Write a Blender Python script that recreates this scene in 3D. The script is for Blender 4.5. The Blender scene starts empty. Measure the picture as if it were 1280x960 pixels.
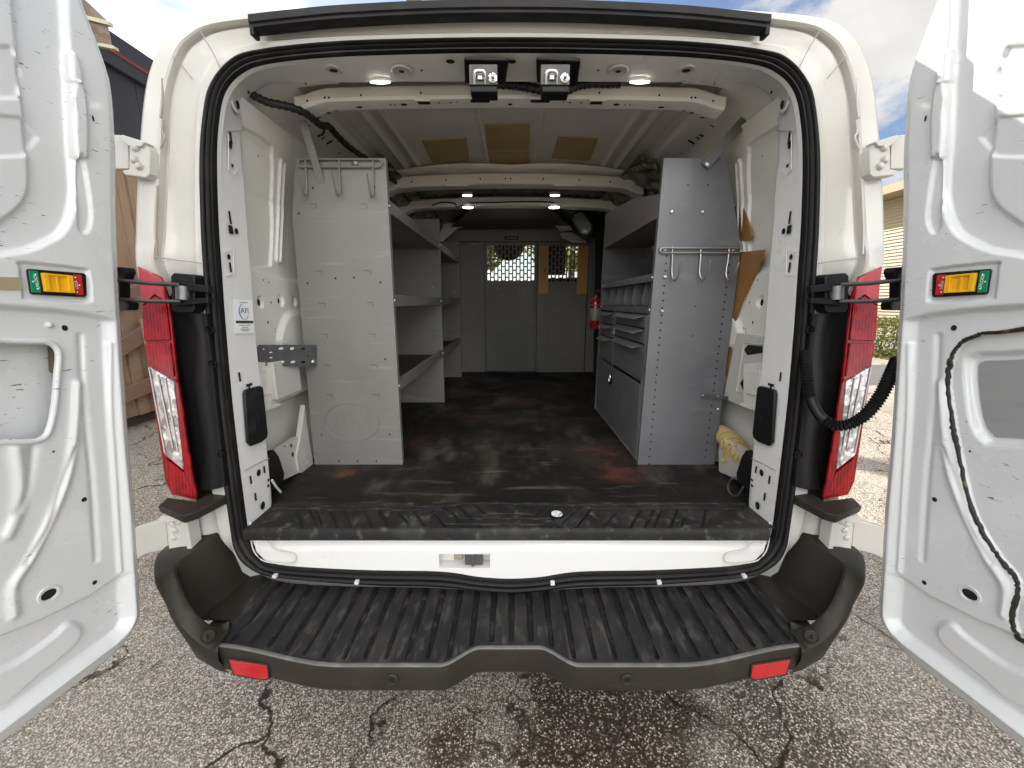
import bpy, bmesh, math, random
import numpy as np
from mathutils import Vector, Matrix
RAD = math.radians
random.seed(11)
rng = np.random.default_rng(11)
sc = bpy.context.scene
COL = sc.collection

# ------------------------------------------------------------------ camera model (also used to turn measured points into world points)
F = 478.0; PITCH = RAD(12.1); CX = .006; CH = 1.39
CAMO = np.array([CX, 0., CH])
def ray(u, v):
    x = (u-640)/F; y = (480-v)/F
    return np.array([x, math.cos(PITCH)+math.sin(PITCH)*y, -math.sin(PITCH)+math.cos(PITCH)*y])
def hit(u, v, n, d):
    r = ray(u, v); n = np.array(n, float)
    return CAMO + r*((d-n@CAMO)/(n@r))
def onX(u, v, X): return hit(u, v, (1, 0, 0), X)
def onY(u, v, Y): return hit(u, v, (0, 1, 0), Y)
def onZ(u, v, Z): return hit(u, v, (0, 0, 1), Z)
def onP(u, v, off=0.): return hit(u, v, (0, 1, -.122), 1.03+off-.122*.72)   # the van's leaning rear plane
def rearY(z, off=0.): return 1.03+off+.122*(z-.72)

# ------------------------------------------------------------------ materials
MATS = {}
def sock(n, *names):
    for k in names:
        if k in n.inputs: return n.inputs[k]
def mat(name, col, rough=.5, metal=0., coat=0., spec=.5, layers=(), bumps=(), rvar=0., trans=0., ior=1.45, emit=None):
    """layers: (kind, scale(xyz or float), lo, hi, colour, factor); bumps: (kind, scale, strength, distance)"""
    m = bpy.data.materials.new(name); m.use_nodes = True
    nt = m.node_tree; N = nt.nodes; L = nt.links
    b = N['Principled BSDF']
    b.inputs['Base Color'].default_value = (*col, 1); b.inputs['Roughness'].default_value = rough
    b.inputs['Metallic'].default_value = metal
    b.inputs['Coat Weight'].default_value = coat; b.inputs['Coat Roughness'].default_value = .08
    b.inputs['Specular IOR Level'].default_value = spec
    b.inputs['IOR'].default_value = ior
    if trans: b.inputs['Transmission Weight'].default_value = trans
    if emit: b.inputs['Emission Color'].default_value = (*emit[0], 1); b.inputs['Emission Strength'].default_value = emit[1]
    tc = N.new('ShaderNodeTexCoord')
    def tex(kind, scale):
        if not hasattr(scale, '__len__'): scale = (scale,)*3
        mp = N.new('ShaderNodeMapping'); mp.inputs['Scale'].default_value = scale
        L.new(tc.outputs['Object'], mp.inputs['Vector'])
        if kind == 'noise' or kind == 'fine':
            t = N.new('ShaderNodeTexNoise'); t.inputs['Scale'].default_value = 1; t.inputs['Detail'].default_value = 8 if kind == 'noise' else 3
            t.inputs['Roughness'].default_value = .62; out = t.outputs['Fac']
        elif kind == 'voro':
            t = N.new('ShaderNodeTexVoronoi'); t.inputs['Scale'].default_value = 1; out = t.outputs['Distance']
        elif kind == 'cell':
            t = N.new('ShaderNodeTexVoronoi'); t.inputs['Scale'].default_value = 1
            r = N.new('ShaderNodeSeparateColor'); L.new(t.outputs['Color'], r.inputs[0]); out = r.outputs[0]
            L.new(mp.outputs[0], t.inputs['Vector']); return out
        elif kind == 'edge':
            t = N.new('ShaderNodeTexVoronoi'); t.feature = 'DISTANCE_TO_EDGE'; t.inputs['Scale'].default_value = 1; out = t.outputs['Distance']
            nz = N.new('ShaderNodeTexNoise'); nz.inputs['Scale'].default_value = 3; nz.inputs['Detail'].default_value = 6
            L.new(mp.outputs[0], nz.inputs['Vector'])
            ad = N.new('ShaderNodeVectorMath'); ad.operation = 'MULTIPLY_ADD'; ad.inputs[1].default_value = (.55,)*3
            L.new(nz.outputs['Color'], ad.inputs[0]); L.new(mp.outputs[0], ad.inputs[2]); L.new(ad.outputs[0], t.inputs['Vector']); return out
        elif kind == 'spot':                                # one stain of its own: scale holds x, y and radius
            t = N.new('ShaderNodeVectorMath'); t.operation = 'DISTANCE'; t.inputs[1].default_value = (scale[0], scale[1], 0)
            nz = N.new('ShaderNodeTexNoise'); nz.inputs['Scale'].default_value = 5; nz.inputs['Detail'].default_value = 9; nz.inputs['Roughness'].default_value = .7; L.new(tc.outputs['Object'], nz.inputs['Vector'])
            ad = N.new('ShaderNodeVectorMath'); ad.operation = 'MULTIPLY_ADD'; ad.inputs[1].default_value = (scale[2]*2.4, scale[2]*2.4, 0); L.new(nz.outputs['Color'], ad.inputs[0])
            sb_ = N.new('ShaderNodeVectorMath'); sb_.operation = 'SUBTRACT'; sb_.inputs[1].default_value = (scale[2]*1.2, scale[2]*1.2, 0); L.new(tc.outputs['Object'], sb_.inputs[0]); L.new(sb_.outputs[0], ad.inputs[2])
            fl_ = N.new('ShaderNodeVectorMath'); fl_.operation = 'MULTIPLY'; fl_.inputs[1].default_value = (1, 1, 0); L.new(ad.outputs[0], fl_.inputs[0]); L.new(fl_.outputs[0], t.inputs[0])
            dv = N.new('ShaderNodeMath'); dv.operation = 'DIVIDE'; dv.inputs[1].default_value = scale[2]; L.new(t.outputs['Value'], dv.inputs[0]); return dv.outputs[0]
        elif kind == 'wave':
            t = N.new('ShaderNodeTexWave'); t.inputs['Scale'].default_value = 1; t.inputs['Distortion'].default_value = 3
            t.inputs['Detail'].default_value = 3; t.inputs['Detail Scale'].default_value = 1.5; out = t.outputs['Fac']
        L.new(mp.outputs[0], t.inputs['Vector']); return out
    def remap(o, lo, hi):
        r = N.new('ShaderNodeMapRange'); r.inputs['From Min'].default_value = lo; r.inputs['From Max'].default_value = hi
        r.interpolation_type = 'SMOOTHSTEP'; L.new(o, r.inputs['Value']); return r.outputs['Result']
    cur = None
    for lay in layers:
        kind, scale, lo, hi, c, fac = lay[:6]
        f = remap(tex(kind, scale), lo, hi)
        if len(lay) > 6:                                   # second mask that limits the layer to patches
            f2 = remap(tex(*lay[6][:2]), *lay[6][2:4])
            mm = N.new('ShaderNodeMath'); mm.operation = 'MULTIPLY'; L.new(f, mm.inputs[0]); L.new(f2, mm.inputs[1]); f = mm.outputs[0]
        mu = N.new('ShaderNodeMath'); mu.operation = 'MULTIPLY'; mu.inputs[1].default_value = fac; L.new(f, mu.inputs[0])
        mx = N.new('ShaderNodeMix'); mx.data_type = 'RGBA'; mx.inputs[7].default_value = (*c, 1)
        L.new(mu.outputs[0], mx.inputs[0])
        if cur is None: mx.inputs[6].default_value = (*col, 1)
        else: L.new(cur, mx.inputs[6])
        cur = mx.outputs[2]
    if cur is not None: L.new(cur, b.inputs['Base Color'])
    if rvar:
        r = N.new('ShaderNodeMapRange'); r.inputs['To Min'].default_value = max(.03, rough-rvar); r.inputs['To Max'].default_value = min(1, rough+rvar)
        r.inputs['From Min'].default_value = .3; r.inputs['From Max'].default_value = .7
        L.new(tex('noise', 6), r.inputs['Value']); L.new(r.outputs[0], b.inputs['Roughness'])
    prev = None
    for kind, scale, st, dist in bumps:
        bp = N.new('ShaderNodeBump'); bp.inputs['Strength'].default_value = st; bp.inputs['Distance'].default_value = dist
        L.new(tex(kind, scale), bp.inputs['Height'])
        if prev is not None: L.new(prev, bp.inputs['Normal'])
        prev = bp.outputs[0]
    if prev is not None: L.new(prev, b.inputs['Normal'])
    MATS[name] = m
    return m

white = mat('white_paint', (.66, .655, .635), .32, coat=.35, rvar=.08,
    layers=[('noise', 3, .45, .8, (.60, .57, .50), .22), ('fine', (70, 70, 260), .735, .76, (.10, .09, .08), .75, ('noise', 5, .5, .62)),
            ('fine', 160, .74, .78, (.25, .22, .18), .6)],
    bumps=[('noise', 9, .06, .004)])
door_white = mat('door_white_paint', (.64, .648, .645), .24, coat=.6, rvar=.08,
    layers=[('noise', (2, 2, 3), .45, .8, (.60, .58, .53), .25), ('fine', (34, 34, 210), .655, .675, (.06, .055, .05), .85, ('noise', (4, 4, 5), .51, .60)),
            ('fine', (150, 150, 150), .70, .74, (.12, .11, .10), .8, ('noise', 6, .48, .6)), ('noise', (5, 5, 2), .58, .75, (.45, .41, .34), .25)],
    bumps=[('noise', 7, .08, .006)])
inner_white = mat('interior_white_paint', (.74, .72, .665), .42, coat=.15, rvar=.1,
    layers=[('noise', 4, .42, .75, (.48, .45, .39), .35), ('fine', (90, 90, 90), .72, .76, (.15, .13, .11), .6, ('noise', 6, .48, .6))],
    bumps=[('noise', 8, .1, .006)])
ceil_grey = mat('roof_panel_grey', (.72, .70, .64), .5, layers=[('noise', 5, .4, .75, (.58, .56, .50), .5)], bumps=[('noise', 6, .12, .01)])
jambw = mat('jamb_white_paint', (.52, .505, .465), .33, coat=.3, rvar=.08,
    layers=[('noise', 3, .42, .75, (.56, .52, .44), .35), ('fine', (90, 90, 40), .73, .77, (.16, .13, .10), .7, ('noise', 5, .5, .62)), ('noise', (14, 14, 2), .6, .75, (.46, .41, .32), .35)],
    bumps=[('noise', 9, .06, .004)])
rubber = mat('black_rubber', (.0085, .008, .0078), .5, spec=.28, rvar=.12, layers=[('noise', 8, .5, .8, (.035, .032, .03), .5)], bumps=[('noise', (30, 30, 30), .1, .002)])
blackp = mat('black_plastic', (.008, .008, .0085), .45, spec=.3, rvar=.1, layers=[('noise', 12, .5, .8, (.05, .05, .05), .5)], bumps=[('fine', 500, .15, .001)])
blackg = mat('gloss_black_plastic', (.006, .006, .007), .16, layers=[('noise', 6, .5, .8, (.02, .02, .02), .5)])
bumperm = mat('bumper_plastic', (.024, .0205, .0155), .5, spec=.3, rvar=.1,
    layers=[('noise', 7, .45, .75, (.045, .040, .034), .55), ('fine', (40, 200, 200), .68, .75, (.16, .15, .13), .5, ('noise', 8, .45, .6))],
    bumps=[('fine', 700, .22, .0008), ('noise', 10, .1, .003)])
groovem = mat('groove_dirt', (.010, .0098, .0095), .6, spec=.25, layers=[('noise', 30, .5, .7, (.07, .062, .05), .6)])
treadm = mat('bumper_tread', (.018, .018, .019), .48, spec=.24, rvar=.14,
    layers=[('noise', (9, 4, 9), .42, .72, (.05, .047, .042), .7), ('noise', (40, 12, 40), .50, .68, (.11, .10, .085), .45), ('fine', 120, .69, .75, (.30, .26, .20), .8, ('noise', 7, .45, .6))],
    bumps=[('fine', 400, .2, .001), ('noise', 30, .15, .002)])
edgegrey = mat('worn_edge', (.12, .118, .11), .4, layers=[('noise', 20, .4, .7, (.22, .21, .2), .6)])
floorm = mat('floor_liner', (.013, .0118, .0108), .55, spec=.18, rvar=.16,
    layers=[('noise', 2.2, .42, .70, (.048, .039, .031), .7), ('noise', (6, 3, 6), .5, .72, (.095, .082, .068), .6),
            ('noise', 3.1, .58, .72, (.13, .05, .036), .35), ('fine', (3, 120, 3), .62, .68, (.11, .10, .088), .5, ('noise', 4, .48, .62)), ('fine', (110, 4, 3), .63, .68, (.10, .09, .08), .5, ('noise', 3, .5, .62)), ('noise', (3, 22, 3), .58, .72, (.14, .13, .12), .45),
            ('fine', 130, .72, .77, (.35, .32, .28), .7, ('noise', 5, .45, .6)), ('noise', 7.5, .66, .74, (.16, .075, .04), .3), ('spot', (-.66, .325, .055), 1.1, .3, (.15, .06, .025), .6, ('noise', 26, .40, .56)), ('spot', (-.48, .43, .05), 1.1, .3, (.13, .06, .035), .6, ('noise', 30, .45, .6)), ('spot', (.44, .34, .12), 1.2, .2, (.13, .038, .028), .6, ('noise', 16, .40, .6)), ('spot', (.43, .56, .12), 1.2, .2, (.10, .03, .025), .5, ('noise', 18, .42, .6))],
    bumps=[('noise', 60, .2, .002), ('fine', 420, .25, .0015)])
stepm = mat('step_plate_plastic', (.017, .0165, .016), .55, spec=.2, rvar=.15,
    layers=[('noise', 7, .42, .7, (.05, .047, .044), .7), ('noise', 28, .54, .7, (.12, .112, .10), .6), ('fine', 170, .68, .74, (.32, .30, .27), .8, ('noise', 6, .45, .6))],
    bumps=[('fine', 420, .35, .0015)])
shelfg = mat('light_grey_shelf_paint', (.18, .176, .162), .42, rvar=.12,
    layers=[('noise', 4, .42, .75, (.14, .136, .124), .6), ('noise', (2.5, 2.5, 30), .56, .70, (.26, .255, .24), .6), ('noise', (9, 9, 40), .60, .68, (.20, .195, .18), .5, ('noise', 3, .5, .65)), ('fine', (140, 20, 20), .70, .75, (.60, .6, .58), .6, ('noise', 4, .5, .6)),
            ('fine', (20, 60, 180), .72, .76, (.16, .15, .14), .6, ('noise', 5, .48, .6))], bumps=[('noise', 10, .08, .004)])
cabg = mat('blue_grey_cabinet_paint', (.138, .138, .145), .40, metal=.15, rvar=.12,
    layers=[('noise', 4, .42, .75, (.10, .10, .107), .6), ('noise', (2.5, 2.5, 14), .55, .72, (.21, .21, .215), .6), ('noise', (9, 9, 30), .60, .68, (.10, .10, .10), .5, ('noise', 3, .5, .65)), ('fine', (90, 20, 50), .71, .75, (.48, .48, .48), .6, ('noise', 4, .5, .6)),
            ('fine', (20, 60, 160), .72, .76, (.09, .09, .09), .6, ('noise', 5, .48, .6))], bumps=[('noise', 10, .08, .004)])
partg = mat('partition_grey_paint', (.175, .165, .145), .45, rvar=.12,
    layers=[('noise', 3, .42, .75, (.135, .127, .112), .6), ('fine', (60, 60, 60), .73, .77, (.45, .44, .42), .7, ('noise', 3, .5, .6))], bumps=[('noise', 8, .1, .004)])
steel = mat('bare_steel', (.55, .55, .54), .35, metal=1., rvar=.1, layers=[('noise', 10, .4, .7, (.40, .39, .37), .5)])
chrome = mat('chrome', (.72, .72, .70), .12, metal=1.)
catchm = mat('catch_grey', (.055, .052, .048), .38, metal=.2, layers=[('noise', 25, .4, .7, (.10, .09, .085), .6)])
galv = mat('galvanised_bracket', (.20, .20, .205), .38, metal=.7, layers=[('noise', 25, .4, .7, (.12, .12, .125), .6)])
holem = mat('hole_dark', (.006, .006, .006), .8)
seamm = mat('seam_sealer', (.33, .29, .23), .6, layers=[('noise', 40, .4, .7, (.2, .16, .11), .5)])
# ------------------------------------------------------------------ mesh helpers
BASE = {}
def cr(P, n, closed=False):
    """Catmull-Rom through the points"""
    P = np.array(P, float); K = len(P); out = []
    rng_ = range(K) if closed else range(K-1)
    for i in rng_:
        if closed: p0, p1, p2, p3 = P[i-1], P[i], P[(i+1) % K], P[(i+2) % K]
        else: p0, p1, p2, p3 = P[max(i-1, 0)], P[i], P[i+1], P[min(i+2, K-1)]
        for k in range(n):
            t = k/n
            out.append(.5*((2*p1)+(-p0+p2)*t+(2*p0-5*p1+4*p2-p3)*t*t+(-p0+3*p1-3*p2+p3)*t**3))
    if not closed: out.append(P[-1])
    return np.array(out)
def basis(d):
    d = np.array(d, float); d /= np.linalg.norm(d)
    a = np.array([0, 0, 1.]) if abs(d[2]) < .9 else np.array([1., 0, 0])
    u = np.cross(a, d); u /= np.linalg.norm(u)
    return d, u, np.cross(d, u)
class MB:
    def __init__(s): s.v = []; s.f = []; s.m = []
    def add(s, V, Fc, mi=0):
        o = len(s.v); s.v += [tuple(map(float, p)) for p in V]
        s.f += [tuple(i+o for i in f) for f in Fc]; s.m += [mi]*len(Fc); return s
    def box(s, x0, x1, y0, y1, z0, z1, mi=0):
        V = [(x, y, z) for x in (x0, x1) for y in (y0, y1) for z in (z0, z1)]
        return s.add(V, [(0, 1, 3, 2), (4, 6, 7, 5), (0, 4, 5, 1), (2, 3, 7, 6), (0, 2, 6, 4), (1, 5, 7, 3)], mi)
    def obox(s, c, ax, ay, az, mi=0):
        """box from centre and three half-axis vectors"""
        c, ax, ay, az = (np.array(q, float) for q in (c, ax, ay, az))
        V = [c+i*ax+j*ay+k*az for i in (-1, 1) for j in (-1, 1) for k in (-1, 1)]
        return s.add(V, [(0, 1, 3, 2), (4, 6, 7, 5), (0, 4, 5, 1), (2, 3, 7, 6), (0, 2, 6, 4), (1, 5, 7, 3)], mi)
    def bar(s, a, b, w, h, up=(0, 0, 1), mi=0):
        a, b, up = np.array(a, float), np.array(b, float), np.array(up, float)
        d = (b-a)/2; dn = d/np.linalg.norm(d); sx = np.cross(dn, up); sx /= np.linalg.norm(sx); uz = np.cross(sx, dn)
        return s.obox((a+b)/2, d, sx*w/2, uz*h/2, mi)
    def prism(s, poly, off, mi=0):
        P = [np.array(p, float) for p in poly]; n = len(P); off = np.array(off, float)
        return s.add(P+[p+off for p in P], [tuple(range(n)), tuple(range(2*n-1, n-1, -1))]+[(i, (i+1) % n, n+(i+1) % n, n+i) for i in range(n)], mi)
    def poly(s, P, mi=0): return s.add(P, [tuple(range(len(P)))], mi)
    def loft(s, rings, closed=True, caps=False, mi=0):
        n = len(rings[0]); V = [p for r in rings for p in r]; Fc = []
        for i in range(len(rings)-1):
            for j in range(n if closed else n-1):
                k = (j+1) % n; Fc.append((i*n+j, i*n+k, (i+1)*n+k, (i+1)*n+j))
        if caps: Fc += [tuple(range(n))[::-1], tuple(range((len(rings)-1)*n, len(rings)*n))]
        return s.add(V, Fc, mi)
    def tube(s, path, r, seg=8, closed=False, mi=0, flat=1., caps=True):
        P = np.array(path, float); K = len(P)
        rr = r if hasattr(r, '__len__') else [r]*K
        T = np.zeros_like(P)
        for i in range(K):
            a = P[(i-1) % K] if closed or i > 0 else P[i]; b = P[(i+1) % K] if closed or i < K-1 else P[i]
            T[i] = (b-a)/(np.linalg.norm(b-a)+1e-9)
        _, u, w = basis(T[0]); rings = []
        for i in range(K):
            u = u-T[i]*(u@T[i]); u /= np.linalg.norm(u); w = np.cross(T[i], u)
            rings.append([P[i]+rr[i]*(math.cos(2*math.pi*k/seg)*u+flat*math.sin(2*math.pi*k/seg)*w) for k in range(seg)])
        if closed: rings.append(rings[0])
        return s.loft(rings, True, caps and not closed, mi)
    def cyl(s, a, b, r, seg=14, mi=0, r2=None):
        return s.tube([a, b], [r, r if r2 is None else r2], seg, mi=mi)
    def disc(s, c, n, rx, ry=None, up=None, seg=14, mi=0):
        d, u, w = basis(n)
        if up is not None:
            w = np.array(up, float); w = w-d*(w@d); w /= np.linalg.norm(w); u = np.cross(w, d)
        ry = ry or rx
        return s.poly([np.array(c)+rx*math.cos(2*math.pi*k/seg)*u+ry*math.sin(2*math.pi*k/seg)*w for k in range(seg)], mi)
    def lathe(s, o, d, prof, seg=20, mi=0):
        d, u, w = basis(d); o = np.array(o, float)
        return s.loft([[o+d*h+r*(math.cos(2*math.pi*k/seg)*u+math.sin(2*math.pi*k/seg)*w) for k in range(seg)] for r, h in prof], True, True, mi)
    def sphere(s, c, r, seg=14, rings=8, mi=0, sc3=(1, 1, 1)):
        c = np.array(c, float)
        R_ = [[c+np.array(sc3)*r*np.array([math.sin(a)*math.cos(b), math.sin(a)*math.sin(b), math.cos(a)]) for b in np.linspace(0, 2*math.pi, seg, endpoint=False)] for a in np.linspace(.02, math.pi-.02, rings)]
        return s.loft(R_, True, True, mi)
    def grid(s, P, mi=0, keep=None):
        n, m = P.shape[:2]; o = len(s.v); s.v += [tuple(p) for p in P.reshape(-1, 3).tolist()]
        for i in range(n-1):
            for j in range(m-1):
                if keep is None or keep[i, j]:
                    s.f.append((o+i*m+j, o+i*m+j+1, o+(i+1)*m+j+1, o+(i+1)*m+j)); s.m.append(mi)
        return s
    def mirror(s):
        q = MB(); q.v = [(-x, y, z) for x, y, z in s.v]; q.f = [tuple(f[::-1]) for f in s.f]; q.m = list(s.m); return q
    def join(s, q):
        o = len(s.v); s.v += q.v; s.f += [tuple(i+o for i in f) for f in q.f]; s.m += q.m; return s
    def build(s, name, mats, parent=None, ang=38, bev=0, recalc=True, solid=0, base=None, weld=0):
        if not isinstance(mats, (list, tuple)): mats = [mats]
        if getattr(s, 'pending', None):
            return [q.build(name, mats, parent, ang, bev) for q in s.pending][0]     # one object per bolt
        bp = BASE[parent.name] if parent is not None else np.array(base if base is not None else (0, 0, 0), float)
        me = bpy.data.meshes.new(name)
        me.from_pydata([(x-bp[0], y-bp[1], z-bp[2]) for x, y, z in s.v], [], s.f)
        for k in mats: me.materials.append(k)
        me.polygons.foreach_set('material_index', s.m)
        bm = bmesh.new(); bm.from_mesh(me)
        if weld: bmesh.ops.remove_doubles(bm, verts=bm.verts, dist=weld)
        if recalc: bmesh.ops.recalc_face_normals(bm, faces=bm.faces)
        if ang:
            c = math.cos(RAD(ang))
            for f in bm.faces: f.smooth = True
            for e in bm.edges:
                if len(e.link_faces) == 2 and e.link_faces[0].normal.dot(e.link_faces[1].normal) < c: e.smooth = False
        bm.to_mesh(me); bm.free()
        o = bpy.data.objects.new(name, me); COL.objects.link(o)
        o.location = (0, 0, 0) if parent is not None else bp
        if parent is not None: o.parent = parent
        BASE[o.name] = bp
        if bev:
            b = o.modifiers.new('bevel', 'BEVEL'); b.width = bev; b.segments = 2; b.harden_normals = True; b.limit_method = 'ANGLE'; b.angle_limit = RAD(50)
        if solid:
            q = o.modifiers.new('solid', 'SOLIDIFY'); q.thickness = solid; q.offset = 0
        return o
def tag(o, label=None, cat=None, group=None, kind=None):
    if label: o['label'] = label
    if cat: o['category'] = cat
    if group: o['group'] = group
    if kind: o['kind'] = kind
    return o
def thing(name, loc, label, cat, group=None):
    o = bpy.data.objects.new(name, None); COL.objects.link(o); o.location = loc; o.empty_display_size = .1
    BASE[o.name] = np.array(loc, float)
    return tag(o, label, cat, group)
def text(name, body, size, m, parent, origin, xdir, ydir, ext=.0004, align='CENTER'):
    """lettering as a mesh: origin, x and y directions in world space"""
    cu = bpy.data.curves.new(name, 'FONT'); cu.body = body; cu.size = size; cu.align_x = align; cu.align_y = 'CENTER'; cu.extrude = ext
    t = bpy.data.objects.new(name, cu); COL.objects.link(t)
    dg = bpy.context.evaluated_depsgraph_get(); me = bpy.data.meshes.new_from_object(t.evaluated_get(dg))
    bpy.data.objects.remove(t); bpy.data.curves.remove(cu)
    X = Vector(xdir).normalized(); Y = Vector(ydir).normalized(); Z = X.cross(Y)
    bp = BASE[parent.name]
    M4 = Matrix((( X.x, Y.x, Z.x, origin[0]-bp[0]), (X.y, Y.y, Z.y, origin[1]-bp[1]), (X.z, Y.z, Z.z, origin[2]-bp[2]), (0, 0, 0, 1)))
    me.transform(M4); me.materials.clear(); me.materials.append(m); me.name = name
    o = bpy.data.objects.new(name, me); COL.objects.link(o); o.parent = parent; BASE[o.name] = bp
    return o
def sstep(x, a, b):
    t = np.clip((x-a)/(b-a), 0, 1); return t*t*(3-2*t)
def sdf(X, Y, poly):
    """signed distance of grid points to a polygon (negative inside)"""
    P = np.array(poly, float); d = np.full(X.shape, 1e9); inside = np.zeros(X.shape, bool)
    for i in range(len(P)):
        a = P[i]; b = P[(i+1) % len(P)]; e = b-a; wx = X-a[0]; wy = Y-a[1]
        t = np.clip((wx*e[0]+wy*e[1])/(e@e+1e-12), 0, 1)
        d = np.minimum(d, (wx-e[0]*t)**2+(wy-e[1]*t)**2)
        c = ((a[1] <= Y) & (b[1] > Y)) | ((b[1] <= Y) & (a[1] > Y))
        xs = a[0]+(Y-a[1])/(b[1]-a[1]+1e-15)*e[0]
        inside ^= c & (X < xs)
    d = np.sqrt(d); return np.where(inside, -d, d)
def sdl(X, Y, line):
    """distance to an open polyline"""
    P = np.array(line, float); d = np.full(X.shape, 1e9)
    for i in range(len(P)-1):
        a = P[i]; e = P[i+1]-a; wx = X-a[0]; wy = Y-a[1]
        t = np.clip((wx*e[0]+wy*e[1])/(e@e+1e-12), 0, 1)
        d = np.minimum(d, (wx-e[0]*t)**2+(wy-e[1]*t)**2)
    return np.sqrt(d)
def rsmooth(poly, n=4): return cr(poly, n, True)
# ------------------------------------------------------------------ the van
van = thing('cargo_van', (0, 1.1, 0), 'white cargo van with both rear doors swung open and grey shelving inside', 'van')
def Bp(x, z, off=0.): return np.array([x, rearY(z, off), z])
def half(keys, off=0.):
    P = []
    for k in keys:
        if isinstance(k, np.ndarray): p = k.copy(); p[1] += off
        else: p = onP(k[0], k[1], k[2] if len(k) > 2 else off)
        p[0] = -abs(p[0]); P.append(p)
    P[0][0] = 0; P[-1][0] = 0
    return np.array(P)
def full(h): 
    r = h[-2:0:-1].copy(); r[:, 0] *= -1
    return np.vstack([h, r])
def ring(keys, off=0., n=6): return cr(full(half(keys, off)), n, True)
O1 = [Bp(0, .40, .10), Bp(-.2, .4, .10), Bp(-.4, .4, .10), Bp(-.6, .4, .10), Bp(-.8, .4, .10), Bp(-.93, .41, .10), Bp(-.97, .52, .06), Bp(-.985, .70, .01), Bp(-1.012, 1.1), Bp(-1.042, 1.32),
      onP(164.5, 338), onP(163, 280), onP(165.5, 215), onP(172, 130), onP(182, 80), onP(205, 38), onP(252, 17), onP(420, 5), onP(540, 1), onP(640, 0)]
O2 = [Bp(0, .42, .10), Bp(-.2, .42, .10), Bp(-.4, .42, .10), Bp(-.6, .42, .10), Bp(-.78, .42, .10), Bp(-.89, .44, .10), Bp(-.94, .56, .06), Bp(-.965, .70, .01), Bp(-.97, 1.1, .09), Bp(-.975, 1.32, .09),
      onP(196, 338), onP(195, 290), onP(199, 215), onP(204, 130), onP(217, 75), onP(238, 46), onP(282, 29), onP(420, 17), onP(540, 13), onP(640, 12)]
O3 = [Bp(0, .46, .10), Bp(-.2, .46, .10), Bp(-.4, .46, .10), Bp(-.6, .46, .10), Bp(-.74, .47, .10), Bp(-.82, .51, .09), Bp(-.86, .60, .05), onP(262, 655), onP(250, 520, .08), onP(243, 410, .08),
      onP(240, 338), onP(239, 280), onP(239, 200), onP(243, 120), onP(250, 90), onP(272, 62), onP(322, 48), onP(420, 41), onP(540, 38), onP(640, 37)]
SO = [(640, 742), (597, 739), (547, 734), (450, 731), (345, 722), (308, 708), (293, 690), (286, 655), (267, 520), (257, 410), (253, 338), (250, 280), (249, 200), (254, 140), (263, 105), (289, 73), (325, 61), (420, 51), (540, 47), (640, 46)]
SI = [(640, 722), (600, 720), (550, 713), (450, 711), (350, 705), (326, 693), (312, 672), (307, 650), (291, 520), (281, 410), (276, 338), (272, 280), (270, 200), (273, 150), (281, 115), (301, 92), (335, 79), (420, 70), (540, 66), (640, 65)]
P1 = [(640, 680, .07), (600, 680, .07), (550, 680, .07), (450, 679, .07), (355, 676, .07), (340, 672, .08), (333, 652, .10), (339, 628, .13), (329, 520, .13), (318.5, 410, .13), (313, 338, .13), (308, 280, .13),
      (303, 200, .13), (302, 160, .13), (309, 127, .13), (330, 108, .13), (360, 104, .13), (420, 103, .13), (540, 102, .13), (640, 102, .13)]
rO1 = ring(O1, .03); rO2 = ring(O2); rO3 = ring(O3); rSO = ring(SO, .012); rSI = ring(SI, .012); rP1 = ring(P1)
def mixr(a, b, t, dy=0., push=0.):
    m = a*(1-t)+b*t; m[:, 1] += dy
    if push:
        c = np.array([0, 0, 1.35]); d = m-c; d[:, 1] = 0; d /= np.linalg.norm(d, axis=1)[:, None]; m = m+d*push
    return m
side = rO1.copy(); side[:, 1] = 3.95
side2 = rO1.copy(); side2[:, 1] = rO1[:, 1]+.25; 
def widen(r, k): q = r.copy(); q[:, 0] *= k; return q
rings = [widen(side, .985), side2, rO1, mixr(rO1, rO2, .10, -.018), mixr(rO1, rO2, .28, -.022), mixr(rO1, rO2, .93, -.006), rO2,
         mixr(rO2, rO3, .03, .020), mixr(rO2, rO3, .12, .022), mixr(rO2, rO3, .16, .014), mixr(rO2, rO3, .5, .018), mixr(rO2, rO3, .80, .026), rO3+np.array([0, .026, 0]),
         mixr(rO3, rSO, .35, .004), rSO, rSI+np.array([0, .02, 0]), mixr(rSI, rP1, .04, .0), mixr(rSI, rP1, .12, -.004), mixr(rSI, rP1, .9, .0), rP1, mixr(rP1, rP1, 0, .012, .008), mixr(rP1, rP1, 0, .018, .06)]
shell = MB().loft(rings[:15], True)
_n = len(rSI); _P = np.array(rings[14:]+[]); _k = (rSI[:, 2] > .64) | (np.abs(rSI[:, 0]) > .80); _k = _k & np.roll(_k, -1)
shell.grid(np.concatenate([_P, _P[:, :1]], 1), 3, keep=np.tile(_k, (len(_P)-1, 1)))
# joint gaps and seam sealer on the jamb
for s in (-1, 1):
    for a, b in (((251, 40), (275, 84)), ((217, 71), (240, 98)), ((190, 321), (252, 329))):
        p, q = onP(*a, -.004), onP(*b, -.004); p[0] = s*abs(p[0]); q[0] = s*abs(q[0])
        shell.tube([p, (p+q)/2+np.array([0, .005, 0]), q], .0014, 6, mi=1)
    for pts in ([(204, 150), (203, 165), (206, 172), (201, 185)], [(197, 232), (196, 260), (195, 290), (196, 318)], [(203, 98), (203, 130), (201, 147)]):
        q = [onP(*p, -.003) for p in pts]; q = [np.array([s*abs(p[0]), p[1], p[2]]) for p in q]
        shell.tube(cr(q, 4), .0026, 6, mi=1 if s < 0 else 0)
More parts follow.
